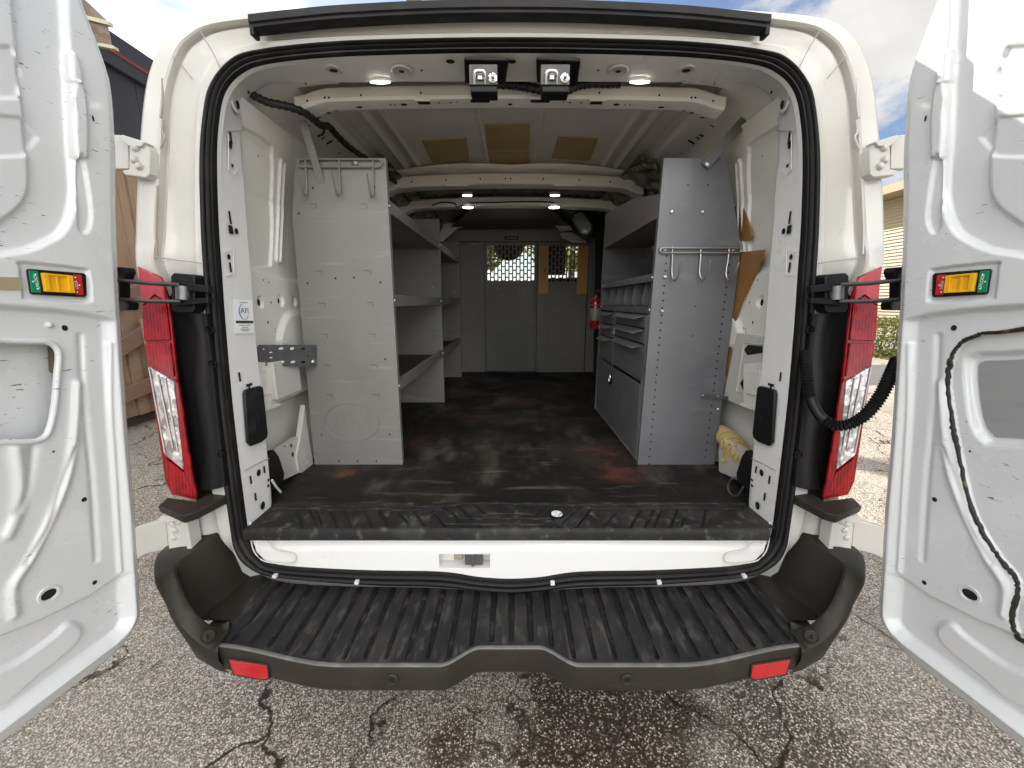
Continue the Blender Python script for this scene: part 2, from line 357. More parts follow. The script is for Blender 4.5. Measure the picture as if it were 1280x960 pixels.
# pillar faces are ruled between seal and inner edge: find the point of the face under a pixel
def onPillar(u, v):
    lo = None
    for off in np.linspace(.0, .13, 40):
        p = onP(u, v, off)
        zi = p[2]
        i = np.argmin(np.abs(rSI[:, 2]-zi)+10*(rSI[:, 0] > 0)); j = np.argmin(np.abs(rP1[:, 2]-zi)+10*(rP1[:, 0] > 0))
        a, b = rSI[i], rP1[j]; t = np.clip((off-.012)/.118, 0, 1); x = a[0]*(1-t)+b[0]*t
        d = abs(p[0]-x)
        if lo is None or d < lo[0]: lo = (d, p)
    return lo[1]
def pil(u, v, w, h, rnd=True, mi=2, lift=.004, dimple=0):
    p0 = onPillar(u, v)
    for s in (-1, 1):
        p = np.array([s*(abs(p0[0])-lift), p0[1], p0[2]])
        if dimple: shell.lathe(p+np.array([s*.004, 0, 0]), (-s, 0, 0), [(dimple, .002), (dimple*.8, .0055), (dimple*.62, .004)], 18, 0); p = p-np.array([s*.004, 0, 0])
        if rnd: shell.poly([p+np.array([0, w*math.cos(t), h*math.sin(t)+.1*w*math.cos(t)]) for t in np.linspace(0, 2*math.pi, 12, endpoint=False)], mi)
        else: shell.poly([p+np.array([0, i*w, j*h]) for i, j in ((-1, -1), (1, -1), (1, 1), (-1, 1))], mi)
for u, v, w, h, r in ((286, 272, .004, .018, 0), (287, 287, .009, .012, 0), (294, 289, .008, .009, 1), (284.5, 321, .007, .008, 1), (286.5, 334, .004, .014, 0),
                      (298, 471, .004, .014, 0), (287, 172, .004, .018, 0), (286, 181, .008, .011, 1), (312, 600, .004, .013, 0), (322, 591, .010, .011, 1), (329, 587, .004, .012, 0),
                      (334, 600, .006, .005, 1), (334, 607, .006, .005, 1), (318, 621, .004, .013, 0), (327, 632, .011, .013, 1), (310, 481, .014, .004, 0), (310, 484, .004, .01, 0)):
    pil(u, v, w, h, r)
pil(294, 131, .008, .012, True, dimple=.022); pil(289, 207, .005, .005)
for u, v in ((309, 115),): pil(u, v, .005, .005)
def under(u, v, rx, ry, z=2.040, mi=2, dim=0, rect=False, both=True):
    for s in ((-1, 1) if both else (0,)):
        p = onZ(u, v, z)
        if s: p[0] = s*abs(p[0])
        if dim: shell.lathe(p+np.array([0, 0, .004]), (0, 0, -1), [(dim, .002), (dim*.85, .0055), (dim*.7, .004)], 20, 0); p[2] -= .001
        if rect: shell.poly([p+np.array([i*rx, j*ry, 0]) for i, j in ((-1, -1), (1, -1), (1, 1), (-1, 1))], mi)
        else: shell.poly([p+np.array([rx*math.cos(t), ry*math.sin(t), 0]) for t in np.linspace(0, 2*math.pi, 14, endpoint=False)], mi)
under(417, 88, .012, .009, dim=.026); under(502, 89, .008, .007, dim=.030); under(563, 77, .012, .010); under(396, 90, .004, .004); under(527, 88, .004, .004)
under(640, 77, .012, .010, both=False); under(420, 99, .003, .003); under(371, 91, .004, .004)
# square lip along the header joint
for s in (-1, 1):
    a, b = onZ(357, 79, 2.0395), onZ(383, 105, 2.0395); a[0] = s*abs(a[0]); b[0] = s*abs(b[0]); shell.tube([a, b], .0018, 5, mi=2)
# joints and stamped tabs of the pillar sheet
for a_ in ([(281, 165), (303, 163)], [(305, 588), (320, 580), (335, 573)], [(284, 168), (284, 212), (290, 219), (296, 212)], [(279, 315), (290, 313), (291, 343), (281, 345)]):
    q = [onPillar(*p) for p in a_]
    for s in (-1, 1): shell.tube([np.array([s*(abs(p[0])-.0035), p[1], p[2]]) for p in q], .0011, 5, mi=1 if len(a_) != 4 else 3)
shell_o = shell.build('body_shell', [jambw, seamm, holem, white], van, ang=30)
# spot-weld pads along the header
# weather seal: two rounded beads with a groove
def seal_section(i):
    a, b = rSO[i], rSI[i]; out = []
    for t, o in ((t0*.80+.10, o0*.75) for t0, o0 in ((0, .015), (.02, -.006), (.12, -.015), (.24, -.017), (.34, -.013), (.39, -.003), (.45, -.005), (.52, -.014), (.64, -.017), (.74, -.012), (.79, -.002), (.85, -.009), (.96, -.009), (1.01, -.002), (1.015, .014))):
        p = a*(1-t)+b*t; q = p.copy(); q[1] += o; out.append(q)
    return out
sl = MB(); n = len(rSO)
secs = [seal_section(i) for i in range(n)]; sl.loft(secs+[secs[0]], closed=False)
seal = sl.build('weather_seal', rubber, van, ang=60)
for u, v in ((342, 722), (445, 730), (691, 731), (825, 730), (932, 722)):
    p = onP(u, v, -.01); MB().obox(p+np.array([0, .008, 0]), (.006, 0, 0), (0, .006, 0), (0, 0, .004)).build('seal_clip', white, van)
# black gutter strip above the doors
top = [onP(u, v, -.012) for u, v in ((317, 33), (370, 27), (430, 21.5), (540, 16), (640, 14.5))]
top = np.array(top); m2 = top[-2::-1].copy(); m2[:, 0] *= -1; top[-1][0] = 0; tp = cr(np.vstack([top, m2]), 6)
gs = MB(); prof = [(.012, .020), (-.014, .020), (-.022, .015), (-.022, -.003), (-.017, -.006), (-.017, -.013), (-.008, -.018), (.012, -.018)]
gs.loft([[p+np.array([0, o+z*.122, z]) for o, z in prof] for p in tp], True, True)
strip = gs.build('gutter_strip', rubber, van, ang=30)
for s in (-1, 1):
    p = onP(318, 35, -.016); p[0] = s*abs(p[0]); MB().obox(p, (.006, 0, 0), (0, .014, 0), (0, .002, .024)).build('strip_end', rubber, strip, bev=.003)
# sill below the floor with its latch pocket
sill = MB()
hx0, hx1 = onP(548, 700)[0], onP(612, 700)[0]; hz0, hz1 = onP(580, 714)[2], onP(580, 695)[2]
xs = sorted(list(np.linspace(-.80, .80, 65))+[hx0, hx1])
def zb(x):
    i = [k for k in range(len(rSI)) if rSI[k, 2] < .78]; P = rSI[i]; o = np.argsort(P[:, 0]); return np.interp(x, P[o, 0], P[o, 2])-.012
def zt(x): return .690
def sy(x, z): return rearY(z, .014+.012*sstep(z, .655, .665))
for i in range(len(xs)-1):
    a, b = xs[i], xs[i+1]; inh = a >= hx0-1e-6 and b <= hx1+1e-6
    def col(x): 
        z0, z1 = zb(x), zt(x)
        if abs(x) < .2: z0 = min(z0, hz0-.004)
        return [z0, max(hz0, z0+.001), max(hz1, z0+.002), max(.652, z0+.003), max(.658, z0+.004), max(.668, z0+.005), max(z1, z0+.006)]
    ca, cb = col(a), col(b)
    for k in range(6):
        if inh and k == 1: continue
        sill.poly([(a, sy(a, ca[k]), ca[k]), (b, sy(b, cb[k]), cb[k]), (b, sy(b, cb[k+1]), cb[k+1]), (a, sy(a, ca[k+1]), ca[k+1])])
y0, y1 = rearY(hz0, .014), rearY(hz0, .052)
for A in ([(hx0, y0, hz0), (hx1, y0, hz0), (hx1, y1, hz0), (hx0, y1, hz0)], [(hx0, y0, hz1), (hx1, y0, hz1), (hx1, y1, hz1), (hx0, y1, hz1)],
          [(hx0, y0, hz0), (hx0, y0, hz1), (hx0, y1, hz1), (hx0, y1, hz0)], [(hx1, y0, hz0), (hx1, y0, hz1), (hx1, y1, hz1), (hx1, y1, hz0)], [(hx0, y1, hz0), (hx1, y1, hz0), (hx1, y1, hz1), (hx0, y1, hz1)]): sill.poly(A)
q = sill; me_ = q.build('sill_panel', white, van, ang=30, weld=.0003)
for s in (-1, 1):                                            # pressed corner bead of the sill
    pts = [(313, 672), (318, 690), (332, 702), (365, 704), (368, 693), (345, 687), (334, 678)]
    P = [onP(u, v, .008) for u, v in pts]; P = [np.array([s*abs(p[0]), p[1], p[2]]) for p in P]
    MB().tube(cr(P, 5), .0018, 6).build('sill_bead', jambw, me_)
lx = (hx0+hx1)/2
lk = MB(); lk.box(lx-.0, lx+.055, y1-.030, y1-.002, hz0+.004, hz1-.001); lk.cyl((lx+.025, y1-.035, hz0+.006), (lx+.025, y1-.035, hz1-.002), .005); lk.build('latch_striker', galv, me_, bev=.002)
MB().box(lx-.035, lx-.008, y1-.02, y1-.002, hz0+.014, hz1-.001).build('latch_bracket', seamm, me_, bev=.002)
# step plate along the sill with its pressed chevron tread
zst = .724
xs = np.linspace(-.80, .80, 560); ts = np.linspace(0, 1, 84)
yr = 1.036+.010*(xs/.8)**2*-.2; yf = 1.186+0*xs
X, T = np.meshgrid(xs, ts); Y = yr+(yf-yr)*T
grooves = [[(556, 632), (572, 648), (690, 649), (706, 636)], [(572, 631), (590, 648)], [(594, 631), (606, 642), (668, 643), (682, 632)], [(556, 655), (680, 656), (668, 665)],
           [(540, 637), (556, 656), (566, 665)], [(577, 656), (586, 665)], [(598, 656), (609, 665)], [(724, 634), (700, 656), (690, 666)], [(738, 636), (716, 664)],
           [(387, 637), (398, 661)], [(394, 637), (404, 661)], [(413, 637), (424, 661)], [(430, 637), (442, 661)], [(455, 637), (467, 661)], [(474, 637), (488, 661)], [(496, 638), (516, 661)], [(516, 638), (532, 658)],
           [(372, 637), (380, 660)], [(342, 632), (556, 634), (580, 630), (640, 630), (720, 632), (935, 630)], [(340, 637), (548, 638)], [(740, 637), (928, 636)],
           [(800, 638), (786, 661)], [(816, 638), (804, 661)], [(826, 638), (815, 661)], [(846, 638), (836, 661)], [(858, 638), (850, 661)], [(882, 638), (876, 661)], [(770, 640), (752, 661)],
           [(360, 662), (540, 665), (770, 666), (905, 661)]]
H = np.zeros_like(X)
for g in grooves:
    L_ = [onZ(u, v, zst)[:2] for u, v in g]
    H -= .0032*(1-sstep(sdl(X, Y, L_), .002, .0055))
H = np.maximum(H, -.0035)
H += .0008*np.sin(X*9)*np.sin(Y*31)
P = np.dstack([X, Y, zst+H])
stp = MB(); _g = H[:-1, :-1] < -.0012; stp.grid(P, 0, ~_g); stp.grid(P, 1, _g)
lip = [(.0, .0), (-.006, -.003), (-.010, -.010), (-.010, -.034), (-.004, -.040), (.03, -.040)]
stp.loft([[(x, 1.036+o, zst+h) for x in xs[::8]] for o, h in lip], closed=False)
stp.loft([[(x, 1.186, zst) for x in xs[::8]], [(x, 1.192, .7205) for x in xs[::8]]], closed=False)
step_o = stp.build('step_plate', [stepm, groovem], van, ang=45, weld=.0001)
c = onZ(696, 643, zst+.002)
MB().lathe(c, (0, 0, 1), [(.0245, -.002), (.0245, .002), (.020, .0035), (.019, .002)], 28).build('badge_ring', rubber, step_o)
bd = MB().lathe(c+np.array([0, 0, .001]), (0, 0, 1), [(.0185, 0), (.0185, .0018), (.017, .0024)], 28).build('round_badge', mat('badge_white', (.75, .78, .78), .3, layers=[('noise', 190, .54, .58, (.05, .06, .05), .9)]), step_o)
# floor liner
xs = np.linspace(-.86, .86, 60); ys = np.linspace(1.17, 3.74, 90); X, Y = np.meshgrid(xs, ys)
Z = .7185+.0016*np.sin(X*7+1)*np.sin(Y*5)+.001*np.sin(X*17)*np.sin(Y*13+2)
fl = MB().grid(np.dstack([X, Y, Z])).build('floor_liner', floorm, van)
# ------------------------------------------------------------------ rear bumper
def yrear(x):
    a = np.abs(x)
    return .786+.050*(1-sstep(a, .075, .175))*1.0+.058*sstep(a, .42, .80)
zt_ = .50
xs = np.linspace(-.80, .80, 640); ts = np.linspace(0, 1, 110)
X, T = np.meshgrid(xs, ts); YR = yrear(X)+.006; YF = 1.10+0*X; Y = YR+(YF-YR)*T
H = np.zeros_like(X)
for k in range(-14, 15):
    gx = k*.0535+.004
    if abs(gx) > .76: continue
    w = .0045+.0055*np.clip((Y-.80)/.28, 0, 1); y0 = yrear(gx)+.026
    d = np.sqrt((X-gx)**2+np.where(Y < y0, (y0-Y)**2, 0))
    H -= .0065*(1-sstep(d, w-.0012, w+.0012))
H += .0012*np.sin(X*11)*np.sin(Y*23)
bt = MB(); _g = H[:-1, :-1] < -.0035; bt.grid(np.dstack([X, Y, zt_+H]), 0, ~_g); bt.grid(np.dstack([X, Y, zt_+H]), 1, _g)
bump = MB()
# rear face and lower return
xf = np.linspace(-.775, .775, 180); yy = yrear(xf)
zlow = .418+0*xf
rows = [[(x, y+.012, .4985) for x, y in zip(xf, yy)], [(x, y+.006, .5025) for x, y in zip(xf, yy)], [(x, y+.001, .5035) for x, y in zip(xf, yy)], [(x, y-.004, .501) for x, y in zip(xf, yy)], [(x, y-.006, .495) for x, y in zip(xf, yy)],
        [(x, y-.006+.004, zl+.014) for x, y, zl in zip(xf, yy, zlow)], [(x, y+.004, zl+.003) for x, y, zl in zip(xf, yy, zlow)], [(x, y+.014, zl-.002) for x, y, zl in zip(xf, yy, zlow)], [(x, y+.10, zl-.002) for x, y, zl in zip(xf, yy, zlow)]]
bump.loft(rows, closed=False)
bump_o = bump.build('bumper', bumperm, van, ang=32)
edge = MB(); edge.loft([[(x, y+o, z) for x, y in zip(xf, yy)] for o, z in ((.0075, .5030), (.003, .5048), (-.0015, .5048), (-.0045, .5030))], closed=False)
edge.build('worn_lip', edgegrey, bump_o)
bt.build('tread', [treadm, groovem], bump_o, ang=50, weld=.0001)
for s in (-1, 1):
    # end wing: raised wall round the tread
    out = [(-1.045, 1.16, .66), (-1.040, 1.05, .672), (-1.030, .985, .672), (-.975, .915, .665), (-.930, .885, .655), (-.885, .852, .612), (-.845, .835, .57), (-.800, .826, .53), (-.760, .826, .505)]
    inn = [(-.905, 1.16, .70), (-.893, 1.085, .70), (-.915, .995, .683), (-.922, .935, .678), (-.900, .905, .662), (-.855, .873, .615), (-.828, .866, .58), (-.803, .872, .54), (-.777, .890, .507)]
    out = cr(out, 5); inn = cr(inn, 5); w = MB()
    mid = (out+inn)/2; 
    secs = []
    for o, i_ in zip(out, inn):
        d = i_-o; d[2] = 0; dn = d/np.linalg.norm(d)
        ob = o.copy(); ob[2] = .40+.06*min(1, max(0, (-.76-o[0])/.2)); ob = ob+dn*.03
        ib = i_.copy(); ib[2] = .492; ib = ib+dn*.012
        secs.append([ob, o+np.array([0, 0, -.03])-dn*.002, o+np.array([0, 0, -.006])+dn*.0005, o+dn*.007, o*.5+i_*.5+np.array([0, 0, .003]), i_-dn*.006, i_+np.array([0, 0, -.006]), ib+np.array([0, 0, .03]), ib+dn*.02])
    w.loft(secs, closed=False)
    # inner floor corner between wall and tread
    w.loft([[(-.90, y, .497), (-.79, y, .497)] for y in np.linspace(.93, 1.14, 6)], closed=False)
    w.box(-.80, -.735, .862, 1.13, .474, .489); w.box(-.86, -.80, .90, 1.13, .474, .489)
    if s > 0: w = w.mirror()
    wo = w.build('bumper_wing', bumperm, bump_o, ang=40)
    # small raised rib where the wing meets the tread
    rb = MB().box(-.785, -.768, .826, .885, .499, .512)
    if s > 0: rb = rb.mirror()
    rb.build('wing_rib', bumperm, wo, bev=.003)
    # red reflector
    P = [(286, 825), (333, 832.5), (335, 848), (328, 849.5), (292, 843)]
    def face(u, v, lift=.0):
        p = onY(u, v, .79)
        for _ in range(6): p = onY(u, v, float(yrear(p[0]))-.007-lift)
        return p
    rp = [face(u, v, .002) for u, v in P]; fr = [face(u, v, .001) for u, v in ((284, 823), (335, 831), (336.5, 849.5), (329, 851), (291, 844.5))]
    A = MB().prism(rp, (0, .012, 0)); Bq = MB().prism(fr, (0, .012, 0))
    if s > 0: A, Bq = A.mirror(), Bq.mirror()
    rf = Bq.build('reflector_bezel', bumperm, bump_o, bev=.0015)
    A.build('reflector', MATS.get('reflector_red') or mat('reflector_red', (.48, .01, .015), .18, coat=.5, bumps=[('cell', 240, .3, .001)]), rf, bev=.0015)
    # parking sensors
    for (u, v) in ((490, 849),):
        p = face(u, v, .0); p[0] = s*abs(p[0])
        so = MB().lathe(p, (0, -1, -.06), [(.0165, -.004), (.0165, .0012), (.0145, .003), (.0135, .0012), (.010, .0012), (.0095, .002)], 24).build('parking_sensor', bumperm, bump_o, ang=30)
        MB().disc(p+np.array([0, -.0024, 0]), (0, -1, -.06), .0065, seg=16).build('sensor_face', blackp, so)
    p = onZ(262, 793, .54); p = np.array([s*abs(p[0]), p[1]-.004, p[2]])
    so = MB().lathe(p, (-s*-.3*-1, -1, .25), [(.0165, -.008), (.0165, .003), (.0145, .005), (.0135, .003), (.010, .003), (.0095, .004)], 24).build('parking_sensor', bumperm, bump_o, ang=30)
    MB().disc(p+np.array([0, -.005, .001]), (s*.3, -1, .25), .0065, seg=16).build('sensor_face', blackp, so)

# ------------------------------------------------------------------ tail lights, black trim, hinges, door checks
redl = mat('red_lens', (.25, .0015, .006), .2, coat=.08, spec=.3, layers=[('cell', (70, 20, 36), .3, .7, (.12, .002, .005), .75), ('wave', (0, 0, 34), .70, .98, (.16, .003, .006), .8), ('wave', (34, 0, 0), .8, .98, (.45, .015, .025), .5)], bumps=[('cell', (110, 40, 60), .35, .002)])
redt = mat('pale_red_lens', (.36, .02, .03), .2, coat=.2, layers=[('cell', (50, 20, 30), .3, .7, (.45, .03, .04), .6)])
clearl = mat('clear_lens_reflector', (.52, .50, .50), .14, metal=.5, coat=.8, layers=[('cell', (60, 10, 34), .35, .65, (.16, .15, .15), .8), ('wave', (0, 0, 60), .70, .98, (.12, .10, .10), .8)], bumps=[('voro', (60, 20, 50), .5, .004)])
recm = mat('recess_black', (.004, .004, .004), .55, spec=.25)
def mpoly(pts, off, s):
    P = [onP(u, v, off) for u, v in pts]
    return [np.array([s*abs(p[0]), p[1], p[2]]) for p in P]
for s in (-1, 1):
    body = MB().prism(mpoly([(171, 332), (186, 470), (206, 602), (214, 619), (245, 625), (232, 560), (222, 480), (213, 400), (209, 370), (200, 346)], -.004, s), (0, .010, 0))
    lamp = body.build('tail_light', redl, van, bev=.004)
    if s > 0: lamp['label'] = 'tail light beside the corrugated hose'
    MB().prism(mpoly([(172, 334), (177, 382), (193, 368), (206, 376), (203, 352), (199, 347)], -.012, s), (0, .008, 0)).build('upper_lens', redt, lamp, bev=.002)
    MB().prism(mpoly([(177, 384), (193, 370), (207, 378), (212, 425), (179.5, 426)], -.010, s), (0, .008, 0)).build('brake_lens', redl, lamp, bev=.002)
    MB().prism(mpoly([(180, 430), (212, 429), (217, 471), (184.5, 452)], -.010, s), (0, .008, 0)).build('signal_lens', redl, lamp, bev=.002)
    MB().prism(mpoly([(185.5, 458), (217, 477), (224, 540), (229.5, 588), (205, 568)], -.010, s), (0, .008, 0)).build('clear_lens', clearl, lamp, bev=.002)
    for a, b in (((197, 468), (216, 560)), ((206, 472), (222, 565)), ((186, 459), (206, 566))):
        MB().tube(mpoly([a, b], -.012, s), .0016, 5).build('lens_rib', mat('lens_rib', (.55, .5, .48), .3) if 'lens_rib' not in MATS else MATS['lens_rib'], lamp)
    MB().prism(mpoly([(205.5, 573), (230, 592), (240, 620), (215, 615)], -.012, s), (0, .008, 0)).build('lower_lens', redl, lamp, bev=.002)
    MB().prism(mpoly([(217.5, 474), (222.5, 480), (234, 560), (245, 622), (241, 622), (230, 590), (224, 540)], -.011, s), (0, .008, 0)).build('edge_lens', redl, lamp, bev=.002)
    # black recess and its trim
    cav = MB().poly(mpoly([(199, 342), (256, 342), (263, 440), (270, 530), (280, 618), (246, 628), (218, 480), (205, 380)], .035, s))
    co = cav.build('lamp_recess', recm, van)
    st = []
    for a, m_, b in (((236, 392), (246, 392), (258, 392)), ((243, 420), (252, 420), (261, 420)), ((244, 450), (254, 450), (265, 450)), ((241, 480), (254, 480), (268, 480)), ((245, 510), (258, 512), (271, 512)), ((252, 545), (263, 548), (275, 548)), ((254, 580), (266, 585), (279, 585)), ((250, 612), (266, 612), (281, 608))):
        A, M_, Bq = (mpoly([q], o, s)[0] for q, o in ((a, .033), (m_, -.004), (b, -.008)))
        st.append([A, A*.35+M_*.65+np.array([0, -.002, 0]), M_, Bq, Bq+np.array([0, .03, 0])])
    MB().loft([cr(r, 3) for r in st], closed=False).build('pillar_trim', mat('trim_black', (.006, .006, .0065), .5, spec=.3) if 'trim_black' not in MATS else MATS['trim_black'], co, ang=50)
    for u, v in ((262, 412), (266, 455), (277, 568)):
        p = mpoly([(u, v)], -.009, s)[0]; MB().lathe(p, (0, -1, -.12), [(.012, -.004), (.012, .002), (.008, .002), (.007, -.004)], 16).build('trim_plug', blackg, co)
    # cap below the lamp
    zc = .822
    P = [onZ(u, v, zc) for u, v in ((197, 632), (209, 621), (244, 626), (282, 604), (292, 606), (290, 616), (243, 640), (226, 645))]
    P = [np.array([s*abs(p[0]), p[1], p[2]]) for p in P]
    MB().prism(P, (0, .006, -.028)).build('lamp_cap', bumperm, van, bev=.006)
    # hinges
    up = MB().prism(mpoly([(161, 182), (170, 175), (182, 180), (187, 188), (187, 217), (182, 222), (156, 219), (151, 213), (161, 211)], -.030, s), (0, .03, 0))
    hg = up.build('door_hinge', jambw, van, bev=.004)
    MB().prism(mpoly([(139, 168), (148, 168), (160, 181), (161, 211), (140, 211)], -.020, s), (0, .02, 0)).build('hinge_arm', jambw, hg, bev=.003)
    MB().prism(mpoly([(146, 170), (152, 168), (181, 177), (176, 183), (160, 182)], -.038, s), (0, .03, 0)).build('hinge_flange', jambw, hg, bev=.003)
    for u, v in ((170, 185), (169, 200), (175, 208)):
        p = mpoly([(u, v)], -.030, s)[0]; MB().lathe(p, (0, -1, 0), [(.010, -.004), (.010, .004), (.006, .009), (.001, .010)], 12).build('hinge_bolt', jambw, hg)
    lo = MB().prism(mpoly([(207, 650), (232, 647), (236, 662), (238, 690), (211, 690)], -.020, s), (0, .03, 0))
    hl = lo.build('door_hinge', jambw, van, bev=.003)
    MB().prism(mpoly([(168, 660), (195, 652), (207, 650), (211, 686), (182, 693), (170, 699)], -.004, s), (0, .02, 0)).build('hinge_arm', jambw, hl, bev=.003)
    MB().prism(mpoly([(196, 650), (201, 645), (232, 645), (232, 650), (207, 654)], -.03, s), (0, .03, 0)).build('hinge_flange', jambw, hl, bev=.002)
    MB().prism(mpoly([(228, 648), (233, 647), (240, 690), (234, 691)], -.03, s), (0, .04, 0)).build('hinge_edge', jambw, hl, bev=.002)
    for u, v in ((216, 655), (219, 663), (217, 672), (223, 652)):
        p = mpoly([(u, v)], -.020, s)[0]; MB().lathe(p, (0, -1, 0), [(.009, -.004), (.009, .003), (.004, .006)], 12).build('hinge_bolt', jambw, hl)
    # door check: two rods between the door and a black bracket on the body
    ck = MB().prism(mpoly([(213, 345), (217, 341), (240, 343), (243, 347), (243, 386), (240, 391), (218, 390), (215, 386)], -.030, s), (0, .04, 0)).build('door_check', blackp, van, bev=.003)
    MB().cyl(mpoly([(228.5, 358)], -.038, s)[0], mpoly([(229, 375)], -.038, s)[0], .016, 16).build('check_roller', galv, ck)
    MB().prism(mpoly([(222, 352), (260, 358), (260, 366), (222, 362)], -.042, s), (0, .02, 0)).build('check_clip', blackp, ck, bev=.002)
    MB().prism(mpoly([(222, 374), (260, 372), (260, 379), (222, 382)], -.042, s), (0, .02, 0)).build('check_clip', blackp, ck, bev=.002)
    for a, b in (((147, 350), (224, 356)), ((149, 374), (226, 377))):
        p, q = onY(*a, 1.00), onP(*b, -.044)
        p = np.array([s*abs(p[0]), p[1], p[2]]); q = np.array([s*abs(q[0]), q[1], q[2]])
        MB().tube([p, p*.5+q*.5+np.array([0, 0, -.002]), q], .0055, 8).build('check_rod', mat('dark_rod', (.06, .055, .05), .35, metal=.6) if 'dark_rod' not in MATS else MATS['dark_rod'], ck)
    for pts in ([(140, 333), (155, 334), (157, 340), (153, 351), (140, 352)], [(143, 373), (158, 375), (161, 382), (160, 388), (143, 388)], [(138, 340), (149, 340), (150, 385), (140, 385)]):
        P = [onY(u, v, 1.012) for u, v in pts]; P = [np.array([s*abs(p[0]), p[1], p[2]]) for p in P]
        MB().prism(P, (0, .03, 0)).build('check_mount', blackp, ck, bev=.003)
# corrugated wiring conduit on one side only
cp = [onY(*q) for q in ((1006, 440, 1.10), (1008, 462, 1.07), (1010, 484, 1.05), (1016, 505, 1.03), (1026, 521, 1.01), (1042, 531, .99), (1062, 530, .97), (1082, 518, .96), (1099, 497, .96), (1112, 472, .97), (1122, 450, .99))]
cp = cr(cp, 26); L_ = np.r_[0, np.cumsum(np.linalg.norm(np.diff(cp, axis=0), axis=1))]
rr = .0165+.0028*np.sign(np.sin(L_*2*math.pi/.0078))*np.abs(np.sin(L_*2*math.pi/.0078))**.5
sel = [0]; t_ = np.arange(0, L_[-1], .00195)
cp2 = np.array([[np.interp(t, L_, cp[:, k]) for k in range(3)] for t in t_]); rr = .0140+.0020*np.sin(t_*2*math.pi/.0078)
sm = (t_ > L_[-1]*.29) & (t_ < L_[-1]*.43); rr[sm] = .0135
MB().tube(cp2, list(rr), 14).build('wiring_conduit', blackp, van, ang=80)
# ------------------------------------------------------------------ rear doors
DA = RAD(8); DH = np.array([-.95, .97, 0.]); DN = np.array([math.cos(DA), -math.sin(DA), 0]); DE = np.array([-math.sin(DA), -math.cos(DA), 0])
def onD(u, v, lift=0.):
    p = hit(u, v, DN, DN@DH+lift); return float((p-DH)@DE), float(p[2])
def dp(t, z, h): return DH+DE*t+np.array([0, 0, z])+DN*h
edgepx = [(96, -40), (101, 0), (124, 60), (137, 97), (142, 128), (145, 190), (145, 240), (146, 300), (150, 380), (153, 430), (161, 550), (169, 640), (173.5, 720), (176, 755)]
ez = np.array([onD(*q, -.022) for q in edgepx]); ez = ez[np.argsort(ez[:, 1])]
ZB = .533
def edge_t(z):
    b = np.interp(z, ez[:, 1], ez[:, 0]); r = .075
    k = np.clip((ZB+r-z)/r, 0, 1)
    return b+r*(1-np.sqrt(np.clip(1-k*k, 0, 1)))
def DL(px): return [onD(u, v) for u, v in px]
holes_left = [(88, 410, 3.4, 4.0), (112, 625, 3.2, 3.4), (125, 729, 3, 3.2), (74, 565, 1.4, 1.5), (116, 148, 1.3, 4)]
